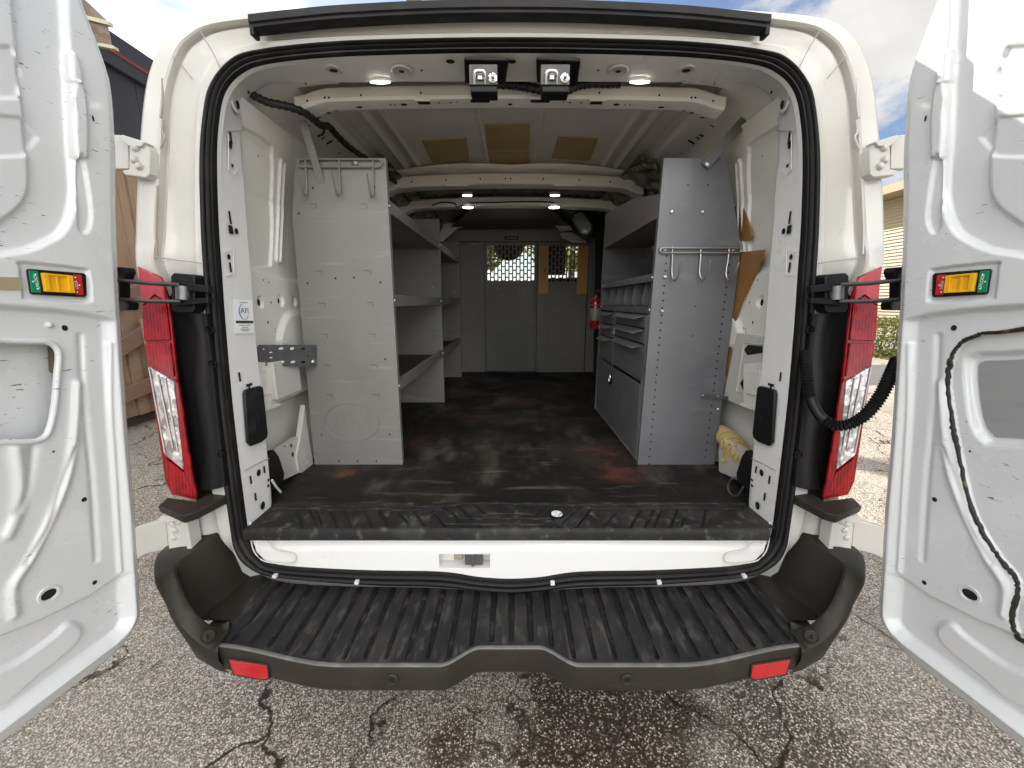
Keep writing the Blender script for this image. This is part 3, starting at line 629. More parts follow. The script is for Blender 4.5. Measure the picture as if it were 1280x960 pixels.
def make_door(s):
    left = s < 0
    zs = np.r_[np.linspace(ZB, ZB+.08, 46)[:-1], np.linspace(ZB+.08, 2.0, 500)[:-1], np.linspace(2.0, 2.14, 30)]
    tau = np.r_[np.linspace(0, .42, 150)[:-1], np.linspace(.42, .80, 24)]
    Z, TA = np.meshgrid(zs, tau, indexing='ij'); E_ = edge_t(Z)
    T = E_+TA*(.80-E_)/.80
    # distance to the outline
    out = [(float(edge_t(z)), z) for z in np.r_[np.linspace(ZB, ZB+.075, 14), np.linspace(ZB+.09, 2.14, 60)]]
    poly = out+[(.80, 2.14), (.80, ZB)]
    D = -sdf(T, Z, poly)
    H = np.zeros_like(T)
    H -= .026*(1-sstep(D, -.001, .016))+.006*(1-sstep(D, .016, .028))
    rim = sstep(D, .018, .03)
    def rec(px, depth, w, r=0., n=5, tz=None):
        q = cr(DL(px) if tz is None else tz, n, True); d = sdf(T, Z, q)-r
        return depth*(1-sstep(d, -w/2, w/2)), d
    # big window blank with its stepped frame
    win = [(-260, -120), (-20, -120), (70, -60), (84, 40), (88, 140), (92, 200), (94, 245), (84, 282), (60, 302), (0, 318), (-300, 335)]
    q, _ = rec(win, -.014, .011); H += q
    win2 = [(-260, -120), (-60, -120), (8, -60), (22, 40), (30, 120), (38, 200), (36, 245), (10, 272), (-30, 285), (-300, 310)]
    q, _ = rec(win2, .009, .007); H += q
    win3 = [(-260, 60), (16, 58), (24, 120), (22, 122), (-260, 118)]; q, _ = rec(win3, -.004, .006, n=2); H += q
    win3 = [(-260, 140), (28, 146), (32, 195), (-260, 188)]; q, _ = rec(win3, -.004, .006, n=2); H += q
    # beads along the window frame
    for px, dep in (([(84, 68), (93, 68), (100, 100), (90, 102), (86, 98)], .010), ([(91, 108), (101, 106), (106, 140), (107, 190), (104, 196), (92, 194), (91, 150)], .010), ([(97, 200), (104, 200), (114, 262), (110, 288), (100, 286), (98, 250)], -.007)):
        q, _ = rec(px, dep*.8, .0055, .001); H += q
    # rail under the latch
    rl = sdl(T, Z, DL([(-300, 385), (0, 383), (70, 388), (116, 394), (126, 402)])); zz = np.interp(T, *zip(*sorted(DL([(-300, 385), (0, 383), (70, 388), (116, 394), (140, 400)]))))
    inner = sstep(D, .022, .05)
    H -= .016*sstep(zz-Z, -.006, .007)*inner
    # latch pocket
    q, _ = rec([(30, 328), (104, 336), (111, 342), (114, 368), (108, 378), (38, 374), (30, 368), (26, 335)], -.0065, .006, n=3); H += q
    # lower ribs and channels
    if left:
        op = [(-220, 427), (40, 427), (66, 428), (77, 434), (81, 445), (79, 470), (76, 505), (70, 535), (60, 549), (35, 553), (-40, 552), (-220, 548)]
        q, dop = rec(op, -.060, .0045, 0, n=4); 
    else:
        op = [(-220, 418), (35, 416), (62, 420), (80, 428), (92, 445), (98, 475), (93, 520), (86, 560), (70, 630), (52, 670), (32, 700), (14, 722), (10, 742), (17, 770), (12, 792), (-10, 806), (-220, 830)]
        q, dop = rec(op, -.013, .0045, 0, n=4)
    # ridges that fan from the opening towards the bottom corner
    for px, w, dep in (([(104, 480), (100, 545), (90, 600), (70, 650), (45, 700), (24, 735), (25, 770)], .008, .007), ([(100, 560), (82, 615), (66, 660), (40, 705)], .004, -.004),
                       ([(140, 430), (143, 520), (150, 620), (156, 715)], .0045, .006), ([(108, 420), (112, 500), (122, 600), (128, 700)], .006, -.004)) + ((([(28, 560), (34, 610), (30, 640), (18, 670)], .010, .006), ([(50, 560), (42, 610), (30, 640)], .007, -.004)) if left else ()):
        d = sdl(T, Z, cr(DL(px), 5)); H += dep*np.exp(-(d/w)**2)*sstep(dop, .0, .012)
    H = np.where(dop < .006, np.minimum(H, H), H)+q
    if left:
        H = H-q
    else:
        # filler panel with a second pressed blank, below a bead of black sealant
        q2, _ = rec([(-220, 441), (40, 443), (70, 446), (78, 455), (77, 490), (70, 530), (58, 550), (30, 556), (-220, 553)], -.014, .014, .001, n=4); H += q2
    # bottom step and bulge
    bt = DL([(-300, 850), (0, 800), (60, 776), (120, 746), (146, 728)]); bt = sorted(bt)
    zz = np.interp(T, *zip(*bt)); H -= .012*sstep(zz-Z, -.005, .008)*sstep(D, .024, .05)
    q, _ = rec([(-200, 900), (0, 845), (70, 803), (96, 780), (112, 788), (104, 808), (60, 845), (0, 890), (-200, 950)], .009, .012, n=4); H += q
    # holes that are dents in the mesh plus dark disc
    g = np.stack([DH[k]+DE[k]*T+DN[k]*H+(Z if k == 2 else 0) for k in range(3)], -1)
    if left: m = MB().grid(g, keep=(~(dop < .0035))[:-1, :-1])
    else:
        m = MB().grid(g)
    # side wall, hem lip and outer skin
    ol = [( .80, ZB)]+[(t, ZB) for t in np.linspace(.5, float(edge_t(ZB))+.002, 10)]+out
    ol = np.array(ol); tg = np.gradient(ol, axis=0); nn = np.stack([tg[:, 1]*-1, tg[:, 0]], 1); nn /= np.linalg.norm(nn, axis=1)[:, None]+1e-9
    if nn[-5][0] > 0: nn = -nn
    sec = [(0, -.030), (-.002, -.040), (.004, -.046), (.013, -.047), (.0165, -.050), (.0175, -.054), (.014, -.057), (.0, -.058)]
    rowsP = []
    for d, h in sec: rowsP.append([dp(a[0]+b[0]*d*1.15, a[1]+b[1]*d*2.0, h) for a, b in zip(ol, nn)])
    m.loft(rowsP, closed=False)
    # outer skin (closed back)
    back = rowsP[-1]; far = [dp(.80, p[2], -.076) for p in back]; m.loft([back, far], closed=False)
    m.poly([dp(.80, ZB-.02, -.072), dp(.80, 2.14, -.072), dp(.80, 2.14, -.02), dp(.80, ZB-.02, -.02)])
    if s > 0: m = m.mirror()
    door = m.build('rear_door', [door_white, MATS.get('bare_skin') or mat('bare_skin', (.36, .365, .36), .33, metal=.25, rvar=.1, layers=[('noise', (3, 3, 9), .45, .7, (.25, .25, .24), .6), ('fine', 90, .70, .75, (.55, .55, .55), .6)])], van, ang=60, recalc=False)
    sm_ = MATS.get('hem_sealer') or mat('hem_sealer', (.16, .145, .12), .6)
    MB().tube([p for p, a in zip(rowsP[1], ol) if a[1] < .9] if left else [p*np.array([-1, 1, 1]) for p, a in zip(rowsP[1], ol) if a[1] < .9], .0016, 5).build('hem_seam', sm_, door)
    door['label'] = 'left rear door with a bare rectangular opening' if left else 'right rear door with black sealant round its filler panel'
    def W(u, v, lift=0.):
        t, z = onD(u, v, lift); p = dp(t, z, lift); 
        return p if left else np.array([-p[0], p[1], p[2]])
    fl_ = (lambda q: q) if left else (lambda q: q)
    N_ = DN*np.array([1 if left else -1, 1, 1])
    # drain and plug holes
    hb = MB()
    for u, v, a, b in holes_left:
        t, z = onD(u, v); i = np.argmin(np.abs(zs-z)); j = np.argmin(np.abs(T[i]-t)); h = H[i, j]
        c = dp(t, z, h+.0012); 
        if not left: c = c*np.array([-1, 1, 1])
        MB().disc(c, N_, a*.0016, b*.0016, up=(0, 0, 1), seg=14).build('plug_hole', holem, door)
    t, z = onD(68, 744); i = np.argmin(np.abs(zs-z)); j = np.argmin(np.abs(T[i]-t)); c = dp(t, z, H[i, j])
    if not left: c = c*np.array([-1, 1, 1])
    hb.disc(c+N_*.0012, N_, .013, .010, up=(0, 0, 1), seg=20)
    hb.build('drain_hole', holem, door)
    MB().lathe(c, N_, [(.019, -.002), (.018, .003), (.0135, .0025), (.012, -.004)], 22).build('hole_rim', door_white, door)
    t, z = onD(168, 797)
    p = dp(edge_t(.60)-.006, .575, -.058); p = p if left else p*np.array([-1, 1, 1]); MB().obox(p, DE*np.array([1 if left else -1, 1, 1])*.0055, (0, 0, .006), N_*.0015).build('hem_plug', seamm, door)
    # inside release latch
    hz = -.0065
    bz = MB().prism([W(u, v, hz+.001) for u, v in ((33, 336), (102, 341.5), (105, 344), (106, 369), (104, 371.5), (38, 368), (36, 366), (31.5, 338))], N_*.007)
    lt = bz.build('release_latch', blackp, door, bev=.002)
    def pl(px, lo, hi, name, m_, bev=.001): return MB().prism([W(u, v, hz+lo) for u, v in px], N_*(hi-lo)).build(name, m_, lt, bev=bev)
    gm = MATS.get('latch_green') or mat('latch_green', (.0, .22, .10), .4); rm = MATS.get('latch_red') or mat('latch_red', (.50, .02, .025), .4); ym = MATS.get('latch_yellow') or mat('latch_yellow', (.80, .42, .01), .35, layers=[('noise', 30, .4, .7, (.70, .33, .01), .5)])
    gp = pl([(35, 338), (47, 339), (51, 366), (38.5, 365.5)], .007, .009, 'green_panel', gm)
    rp = pl([(91, 343), (101.5, 344), (104, 369), (94, 368.5)], .007, .009, 'red_panel', rm)
    pl([(50, 341), (88, 344.5), (90, 347), (53, 344)], .007, .014, 'handle', ym); pl([(53, 362.5), (90.5, 364), (90, 366.5), (54, 364.5)], .007, .014, 'handle', ym)
    pl([(49.8, 341), (57, 341.5), (61, 364.5), (54, 364.2)], .007, .0145, 'handle', ym); pl([(81, 344), (88, 344.5), (91, 366.5), (84, 366)], .007, .0145, 'handle', ym)
    pl([(56, 342), (83, 344), (86, 366), (59, 364.5)], .007, .0095, 'handle_pocket', ym); pl([(68, 343), (72, 343.5), (75, 365.5), (71, 365)], .0095, .012, 'handle_rib', ym)
    wm = MATS.get('latch_print') or mat('latch_print', (.8, .8, .8), .5)
    tx = W(60, 352)-W(40, 350.5); ux = np.array([0, 0, 1.])
    for body_, px, par in (('UNLOCK', (45.5, 352), gp), ('LOCK', (95.5, 356), rp)):
        o = W(*px, hz+.0095)
        text('lettering', body_, .0070, wm, par, o+N_*.0004, (0, 0, 1) if left else (0, 0, 1), np.cross(N_, (0, 0, 1)), .0002)
    for px, par in (((44, 343), gp), ((41, 352), gp), ((47, 361), gp), ((94, 347), rp), ((99, 356.5), rp), ((96.5, 365), rp)):
        MB().disc(W(*px, hz+.0095)+N_*.0004, N_, .0016, seg=10).build('marking', wm, par)
    # details that differ
    if left:
        MB().prism([W(u, v, -.055) for u, v in ((58, 430), (81, 432), (82, 460), (74, 470), (60, 465))], N_*.030).build('latch_box', mat('olive_latch', (.09, .08, .045), .5), door, bev=.003)
        MB().prism([W(u, v, -.052) for u, v in ((66, 464), (76, 464), (76, 471), (67, 471))], N_*.026).build('latch_peg', blackp, door, bev=.002)
        rimp = []
        for t, z in cr(DL(op), 8, True):
            i = np.argmin(np.abs(zs-z)); row = np.where(dop[i] > .004, np.abs(T[i]-t), 9); j = int(np.argmin(row))
            if row[j] > .05: i = np.argmin(np.abs(zs-(z+(.008 if z > 1.2 else -.008)))); j = int(np.argmin(np.abs(T[i]-t)))
            rimp.append(dp(t, z, H[i, j]))
        rimp = np.array(rimp); k_ = np.ones(7)/7; hh = (rimp-DH)@DN; hs = np.convolve(np.r_[hh[-3:], hh, hh[:3]], k_, 'valid'); rimp = rimp+np.outer(hs-hh, DN)
        MB().tube(rimp, .0062, 10, closed=True).build('opening_lip', door_white, door)
        p = [W(u, v, .001) for u, v in ((-60, 344), (27, 347), (27, 362), (-60, 362))]
        MB().prism(p, N_*.0015).build('tape_strip', mat('old_tape', (.33, .28, .16), .6, layers=[('wave', (0, 0, 300), .4, .7, (.22, .19, .10), .6)]), door)
        MB().sphere(W(61, 406, -.016), .007, sc3=(1, 1, 1)).build('bump', door_white, door)
    else:
        pn = np.array(cr(DL([(-220, 441), (40, 443), (70, 446), (78, 455), (77, 490), (70, 530), (58, 550), (30, 556), (-220, 553)]), 6, True)); ds = sdf(T, Z, pn); cen = H[ds < -.02]
        inn = np.array(cr(DL([(-200, 449), (40, 451), (64, 453), (70, 460), (69, 489), (63, 526), (53, 543), (28, 549), (-200, 547)]), 6, True))
        inn = [p for p in inn if p[0] < .74]
        MB().prism([dp(t, z, float(np.max(cen))+.0012)*np.array([-1, 1, 1]) for t, z in inn], -N_*.001).build('skin_panel', MATS['bare_skin'], door)
        q = np.array(cr(DL(op), 10, True)); P = np.array([dp(t, z, -.016-.003) for t, z in q])*np.array([-1, 1, 1])
        r_ = .0036*(1+.18*np.sin(np.arange(len(P))*.31)+.35*rng.random(len(P)))
        P += rng.normal(0, .0006, P.shape)
        MB().tube(P, list(r_), 8, closed=True).build('sealant_bead', mat('black_sealant', (.018, .014, .010), .35, layers=[('noise', 28, .60, .70, (.42, .25, .07), .75)], bumps=[('noise', 120, .6, .004)]), door)
    return door
for s in (-1, 1): make_door(s)
# ------------------------------------------------------------------ inside walls and roof of the van
def Wx(z): return np.interp(z, [.70, 1.5, 1.75, 1.90, 1.98], [.895, .895, .875, .835, .79])
ysw = np.r_[np.linspace(1.25, 1.85, 230)[:-1], np.linspace(1.85, 3.75, 30)]
zsw = np.r_[np.linspace(.70, 1.98, 400)]
Yw, Zw = np.meshgrid(ysw, zsw)
def wl(px):
    out = []
    for u, v in px:
        p = onX(u, v, -.885)
        for _ in range(8): p = onX(u, v, -float(Wx(p[2])))
        out.append(tuple(p[1:]))
    return out
H = np.zeros_like(Yw)
def wrec(px, dep, w, r=0, n=4):
    d = sdf(Yw, Zw, cr(wl(px), n, True))-r; return dep*(1-sstep(d, -w/2, w/2)), d
q, _ = wrec([(220, 150), (280, 150), (318, 166), (334, 177), (341, 192), (341, 260), (340, 322), (335, 334), (300, 333), (220, 333)], -.010, .005, n=3); H += q
d = sdl(Yw, Zw, wl([(352, 206), (350, 260), (347, 324)])); H += .009*(sstep(d, .006, .010)*(1-sstep(d, .014, .020)))
led = sorted(wl([(240, 318), (303, 332), (330, 341), (360, 349), (385, 352)])); zz = np.interp(Yw, *zip(*led)); H += .016*sstep(zz-Zw, -.006, .016)
for u, v, r in ((320, 378, .020), (346, 376, .022), (363, 377, .018)):
    c = wl([(u, v)])[0]; d = np.hypot(Yw-c[0], (Zw-c[1])*.85); H += -.008*(1-sstep(d, r-.006, r))
q, _ = wrec([(344, 432), (348, 400), (362, 390), (380, 398), (383, 432)], .014, .030); H += q
H -= .05*sstep(1.02-Zw, 0, .03)
wallm = inner_white
for s in (-1, 1):
    Xw = -(Wx(Zw)-H)
    m = MB().grid(np.dstack([Xw, Yw, Zw]))
    hp = MB()
    for u, v, a, b in ((320, 378, .008, .012), (345, 376, .006, .010), (323, 350, .003, .003), (330, 353, .003, .003), (333, 378, .003, .004), (329, 403, .004, .006), (338, 411, .002, .003), (338, 415, .002, .003), (331, 432, .003, .003), (326, 195, .002, .004), (358, 367, .002, .002)):
        y, z = wl([(u, v)])[0]; i = np.argmin(abs(zsw-z)); j = np.argmin(abs(ysw-y)); hp.disc((Xw[i, j]+.0015, y, z), (1, 0, 0), a, b, up=(0, 0, 1), seg=12, mi=1)
    if s < 0 : m.join(hp)
    else: m.join(hp); m = m.mirror()
    wo = m.build('side_wall', [wallm, holem], van, ang=50)
    # structure low on the wall
    k = MB()
    k.box(-.90, -.822, 1.31, 1.47, 1.05, 1.185)
    if s > 0: k = k.mirror()
    if s > 0:
        k = MB().prism([onX(*p, .862) for p in ((921, 416), (966, 424), (961, 522), (904, 498))], (.03, 0, 0))
        for P in (((930, 428), (959, 432), (954, 502), (921, 489)),): k.tube([onX(*p, .861) for p in P], .004, 6, closed=True)
        for P in (((930, 437), (935, 431), (953, 433), (953, 441), (934, 444)), ((925, 479), (930, 472), (951, 474), (950, 486), (929, 488))): k.poly([onX(*p, .8605) for p in P], 1)
        for u, v in ((912, 408), (920, 410), (929, 410)): k.disc(onX(u, v, .878), (-1, 0, 0), .003, seg=8, mi=1)
    k.build('wall_box' if s < 0 else 'pocket_panel', [jambw, holem], wo, bev=.004)
    k = MB(); k.prism([onX(*p, -.845) for p in ((320, 452), (347, 455), (347, 503), (320, 516))], (-.05, 0, 0)); k.prism([onX(*p, -.84) for p in ((326, 462), (344, 463), (344, 492), (327, 496))], (-.02, 0, 0))
    k.prism([onX(*p, -.84) for p in ((318, 512), (350, 503), (352, 507), (318, 520))], (-.03, 0, 0))
    if s > 0: k = k.mirror()
    k.build('wall_bracket', inner_white, wo, bev=.003)
    k = MB()                                              # wheel arch
    pr = []
    for a in np.linspace(RAD(4), RAD(176), 26):
        y, z = 2.02-.62*math.cos(a), .60+.46*math.sin(a); y = 2.14+(y-2.02)*.92; pr.append([(-.93, y, z), (-.85, y, z), (-.835, 2.14+(y-2.14)*.985, .60+(z-.60)*.98), (-.83, 2.14+(y-2.14)*.95, .60+(z-.60)*.94), (-.83, 2.14+(y-2.14)*.80, .62)])
    k.loft(pr, closed=False)
    if s > 0: k = k.mirror()
    k.build('wheel_arch', jambw, wo, ang=50)
    k = MB().prism([onX(*p, -.845) for p in ((336, 572), (374, 546), (378, 560), (378, 590), (372, 592), (330, 612))], (-.03, 0, 0))
    for u, v, r in ((364, 557, .008), (366, 568, .010), (356, 558, .004)): k.disc(onX(u, v, -.8435), (1, 0, 0), r*.7, r, up=(0, 0, 1), mi=1)
    if s < 0: k.join(MB().prism([onX(*p, -.838) for p in ((381, 506), (386, 545), (392, 580), (392, 590), (374, 591), (371, 570), (376, 545))], (-.02, 0, 0)))
    if s > 0: k = k.mirror()
    k.build('floor_rail', [jambw, holem], wo, bev=.002)
    k = MB().prism([onX(*p, -.800) for p in ((336, 573), (343, 562), (349, 570), (356, 592), (355, 600), (344, 614), (336, 600))], (-.022, 0, 0))
    if s > 0: k = k.mirror()
    fo = k.build('rubber_flap', rubber, wo, bev=.004)
    if s < 0: MB().tube(cr([onX(*p, -.79) for p in ((340, 600), (345, 608), (351, 615))], 4), .004, 6).build('strap_end', jambw, fo)
    else:
        pts = [onX(1275-u, v, .79) for u, v in ((355, 597), (362, 600), (365, 610), (360, 619), (352, 618), (346, 608))]
        MB().tube(cr(pts, 5), .0035, 6).build('cord_loop', galv, fo)
    # black cover on the pillar face
    P = [onPillar(*p) for p in ((300.5, 492), (302, 487), (321, 482), (324, 485), (330, 541), (329, 547), (322, 553), (309, 558), (305, 553))]
    P = [np.array([s*(abs(p[0])-.0035), p[1], p[2]]) for p in P]
    pc = MB().prism(P, (-s*.012, 0, 0)).build('pillar_cover', blackp, van, bev=.005)
    c0 = sum(P)/len(P); MB().obox(c0+np.array([-s*.0125, 0, .0]), (.001, 0, 0), (0, .007, .001), (0, 0, .014)).build('cover_clip', blackg, pc)
# sticker on the left pillar
cs = [onPillar(*p) for p in ((290, 374), (313.5, 375.5), (316.5, 416.5), (291.5, 417))]
cs = [np.array([p[0]+.0036, p[1], p[2]]) for p in cs]
paper = mat('sticker_paper', (.80, .80, .80), .45); ink = mat('sticker_ink', (.04, .04, .05), .5); blue = mat('sticker_blue', (.05, .16, .32), .5)
stk = MB().prism(cs, (.0006, 0, 0)).build('sticker', paper, van, bev=0)
cc = sum(cs)/4; cc = cc+np.array([.0009, 0, 0]); dy = (cs[1]+cs[2]-cs[0]-cs[3])/2; dz = (cs[0]+cs[1]-cs[2]-cs[3])/2
dyn = dy/np.linalg.norm(dy); dzn = dz/np.linalg.norm(dz)
def st(a, b): return cc+dy*a+dz*b
em = MB(); 
for a0, a1, r in ((RAD(95), RAD(330), .024),):
    em.tube([st(0, .16)+dyn*r*.85*math.cos(a)+dzn*r*math.sin(a) for a in np.linspace(a0, a1, 22)], [.0008+.0026*math.sin(t*math.pi) for t in np.linspace(0, 1, 22)], 6, flat=.12)
em.build('emblem', blue, stk)
text('lettering', 'AFI', .024, ink, stk, st(.05, .17), dyn, dzn, .0002)
def bars(b, w, h): 
    c = st(.02, b); return MB().obox(c, dyn*w/2, dzn*h/2, (.0002, 0, 0)).build('small_print', ink, stk)
text('lettering', 'ELITEFORCEDEMO', .0085, ink, stk, st(.03, -.16), dyn, dzn, .0002) if False else bars(-.16, .072, .008)
for b, wd in ((.42, .034), (-.255, .046), (-.33, .026), (-.375, .040), (-.42, .030)): bars(b, wd, .0016)
# roof: rails, ribbed panel, bows
yr_ = np.r_[np.linspace(1.42, 2.45, 60), np.linspace(2.5, 3.95, 20)]; xr_ = np.linspace(-.645, .645, 260)
Xr, Yr_ = np.meshgrid(xr_, yr_); Zr = 2.098+.034*(1-(Xr/.645)**2)
for c0 in (-.57, -.50, -.125, .125, .50, .57):
    d = np.abs(Xr-c0); Zr -= .010*(1-sstep(d, .006, .016))
d = np.abs(np.abs(Xr)-.535); Zr += .012*(1-sstep(d, .02, .03))
roof = MB().grid(np.dstack([Xr, Yr_, Zr])).build('roof_panel', ceil_grey, van, ang=60)
for s in (-1, 1):
    k = MB(); sec = [(-.84, 1.945), (-.825, 1.960), (-.80, 2.000), (-.775, 2.030), (-.735, 2.052), (-.700, 2.060), (-.690, 2.068), (-.686, 2.090), (-.640, 2.104)]
    k.loft([[(x, y, z) for x, z in sec] for y in np.linspace(1.30, 3.8, 12)], closed=False)
    for u, v, w_, h_ in ((407, 181, .007, .014), (399, 175, .004, .006), (405, 172, .004, .006), (395, 171, .003, .003), (419, 193, .003, .003), (376, 160, .003, .004)):
        y = onZ(u, v, 2.03)[1]; c = np.array([-.765, y, 2.0325]); k.poly([c+np.array([.000, -w_, -.0]), c+np.array([.0, w_, 0]), c+np.array([.008+h_*1.4, w_, (.008+h_*1.4)*.55]), c+np.array([.008+h_*1.4, -w_, (.008+h_*1.4)*.55])], 1)
    if s > 0: k = k.mirror()
    k.build('roof_rail', [inner_white, holem], van, ang=30)
def bow(y0, y1, zb_, zt2, xe, name, dropy=0., drop=.0, sag=.028):
    xs = np.linspace(-xe, xe, 41); rows = []
    for x in xs:
        a = abs(x)/xe; dz = -sag*a**2-drop*sstep(a, .84, 1.0)
        rows.append([(x, y0+.006, zt2+dz), (x, y0, zt2-.006+dz), (x, y0, zb_+.01+dz), (x, y0+.006, zb_+.002+dz), (x, y0+.02, zb_+dz), (x, y1-.008, zb_+dz), (x, y1, zb_+.008+dz), (x, y1, zt2+dz)])
    k = MB().loft(rows, True, True)
    return k
# header beam with its window-like slots
k = bow(1.405, 1.475, 2.035, 2.078, .70, 'beam', drop=.022, sag=.012)
for s in (-1, 1):
    for u, v, a, b, rc in ((449, 133, .011, .006, 0), (505, 131, .011, .008, 0), (530, 129, .020, .012, 1), (600, 127.5, .031, .012, 1), (488, 131, .004, .004, 0), (494, 131, .003, .003, 0), (549, 129.5, .004, .004, 0), (563, 129.5, .005, .004, 0), (571, 129, .003, .003, 0), (410, 137, .008, .006, 0), (420, 136, .004, .004, 0), (397, 138, .010, .005, 0)):
        p = onZ(u, v, 2.030); p[0] = s*abs(p[0]); p[2] = 2.0335-.012*(abs(p[0])/.70)**2-.022*sstep(abs(p[0])/.7, .84, 1)
        if rc: k.poly([p+np.array([i*a, j*b, 0]) for i, j in ((-1, -1), (1, -1), (1, 1), (-1, 1))], 1); k.box(p[0]-a-.006, p[0]+a+.006, p[1]-b-.010, p[1]-b-.004, p[2]-.004, p[2]+.002)
        else: k.poly([p+np.array([a*math.cos(t), b*math.sin(t), 0]) for t in np.linspace(0, 2*math.pi, 12, endpoint=False)], 1)
    for u, v in ((384, 126), (406, 122), (411, 122), (451, 119), (526, 116)):
        p = onY(u, v, 1.4035); p[0] = s*abs(p[0]); k.disc(p, (0, -1, 0), .0035, seg=8, mi=1)
p = onY(640.5, 128, 1.44); k.disc((0, 1.44, 2.033), (0, 0, -1), .007, seg=10, mi=1)
k.build('header_beam', [inner_white, holem], van, ang=30)
for s in (-1, 1):
    MB().loft([[(s*x, y, z) for x, z in ((.55, 2.074), (.60, 2.072), (.66, 2.066), (.70, 2.058))] for y in (1.33, 1.36, 1.40)], closed=False).build('header_gusset', inner_white, van)
k = bow(2.31, 2.40, 2.030, 2.090, .74, 'bow', drop=.03)
for x in (-.55, -.36, -.17, -.03, .0, .18, .38, .55): k.disc((x, 2.3085, 2.058-.028*(x/.74)**2), (0, -1, 0), .005, seg=8, mi=1)
for x in (-.3, .3): k.box(x-.06, x+.06, 2.302, 2.312, 2.024-.006, 2.034-.006)
k.build('roof_bow', [inner_white, holem], van, ang=30)
k = bow(2.74, 2.82, 2.018, 2.075, .76, 'bow', drop=.03); k.build('roof_bow', [inner_white, holem], van, ang=30)
# scalloped trim over the first bow
xs = np.linspace(-.62, .62, 80)
MB().loft([[(x, 2.305-.0, 2.085-.02*(x/.74)**2) for x in xs], [(x, 2.26-.035*abs(math.sin(x*5.1)), 2.112-.03*(x/.64)**2) for x in xs]], closed=False).build('bow_flange', inner_white, van, solid=.003)
# sound-damping patches
tan = mat('damping_patch', (.46, .34, .16), .65, layers=[('noise', 8, .4, .7, (.36, .26, .115), .6), ('fine', 60, .6, .75, (.55, .44, .24), .4)], bumps=[('noise', 40, .3, .003)])
for P in ([(607, 154), (662, 154), (661, 186.5), (608, 186.5)], [(608, 188), (661, 188), (660, 214), (609, 214)], [(527, 170.5), (583, 170.5), (586.5, 199), (541, 199)], [(698, 168), (748, 168), (737.5, 196), (690, 196)]):
    q = [onZ(u, v, 2.13) for u, v in P]
    for p in q: p[2] = 2.095+.034*(1-(p[0]/.645)**2)
    MB().prism(q, (0, 0, -.004)).build('damping_patch', tan, van)
# reflective bubble foil under the roof near the cab
foil = mat('foil_insulation', (.36, .34, .29), .22, metal=.75, layers=[('noise', 6, .4, .7, (.15, .14, .11), .6)], bumps=[('noise', (7, 16, 7), .9, .05), ('voro', 20, .25, .01)])
X, Y = np.meshgrid(np.linspace(-.64, .64, 90), np.linspace(2.42, 2.72, 26)); Z = 2.075+.02*(1-(X/.64)**2)+.006*np.sin(X*23+Y*9)*np.sin(Y*31)
MB().grid(np.dstack([X, Y, Z])).build('foil_insulation', foil, van)
X, Y = np.meshgrid(np.linspace(-.74, .74, 90), np.linspace(2.84, 3.72, 40)); Z = 2.068+.02*(1-(X/.74)**2)+.010*np.sin(X*19+Y*7)*np.sin(Y*17)
MB().grid(np.dstack([X, Y, Z])).build('foil_insulation', foil, van)
for s in (-1, 1):
    A, S_ = np.meshgrid(np.linspace(1.62, 3.6, 70), np.linspace(0, 1, 26)); X = -(.60+.24*S_); Z = 2.065-.17*S_**1.6
    nz_ = .012*np.sin(A*38+S_*9)*np.sin(S_*13+A*7)+.010*np.sin(A*71)*S_
    k = MB().grid(np.dstack([X-nz_, A, Z+nz_]), keep=(A > 1.98)[:-1, :-1])
    if s > 0: k = k.mirror()
    k.build('foil_insulation', foil, van, ang=70)
# lamps
lampm = mat('lamp_lens', (.9, .9, .9), .3, emit=((1, .97, .9), 5.0)); 
for (u, v, z, rx, ry) in ((475, 99.5, 2.041, .030, .008), (585, 258, 2.012, .035, .030), (584, 243, 2.052, .030, .02)):
    for s in (-1, 1):
        p = onZ(u, v, z); p[0] = s*abs(p[0]); d = MB().lathe(p+np.array([0, 0, .010]), (0, 0, -1), [(1, 0), (1, .012), (.85, .016)], 22)
        d.v = [(p[0]+(x-p[0])*rx*1.18, p[1]+(y-p[1])*ry*1.3, z_) for x, y, z_ in d.v]; dl = d.build('dome_light', inner_white, van)
        MB().poly([p+np.array([rx*math.cos(t), ry*math.sin(t), -.0075]) for t in np.linspace(0, 2*math.pi, 22, endpoint=False)]).build('lamp_lens', lampm, dl)
# wiring looms
loom = mat('loom_tape', (.012, .012, .013), .5, bumps=[('noise', (60, 60, 60), .5, .004)])
pts = [onY(*q) for q in ((312, 116, 1.315), (322, 122, 1.32), (335, 128, 1.33), (350, 131, 1.345), (366, 135, 1.365), (382, 142, 1.40), (394, 151, 1.44), (402, 157, 1.48), (411, 158, 1.52), (420, 168, 1.57), (432, 180, 1.64), (445, 190, 1.73), (460, 200, 1.85), (480, 214, 2.1), (500, 234, 2.4), (512, 250, 2.7))]
pp = cr(pts, 6); MB().tube(pp, list(.0115+.0014*np.sin(np.arange(len(pp))*1.9)), 10).build('wiring_loom', loom, van)
MB().tube(cr([onY(*q) for q in ((400, 157, 1.54), (405, 164, 1.54), (402, 169, 1.545))], 4), .004, 6).build('loom_tail', loom, van)
pts = [onY(*q) for q in ((622, 105, 1.375), (640, 106, 1.375), (656, 108, 1.37), (675, 112, 1.365), (692, 115, 1.36), (706, 114, 1.36), (722, 107, 1.365), (740, 104, 1.37), (762, 104, 1.375), (775, 104, 1.38))]
pp = cr(pts, 8); MB().tube(pp, list(.0125+.0015*np.sin(np.arange(len(pp))*2.2)), 10).build('wiring_loom', loom, van)
pts = [onY(*q) for q in ((540, 257, 2.735), (552, 253, 2.735), (568, 254, 2.735), (572, 259, 2.735), (585, 254, 2.735), (620, 253, 2.735), (660, 252, 2.735), (690, 253, 2.735), (700, 257, 2.735))]
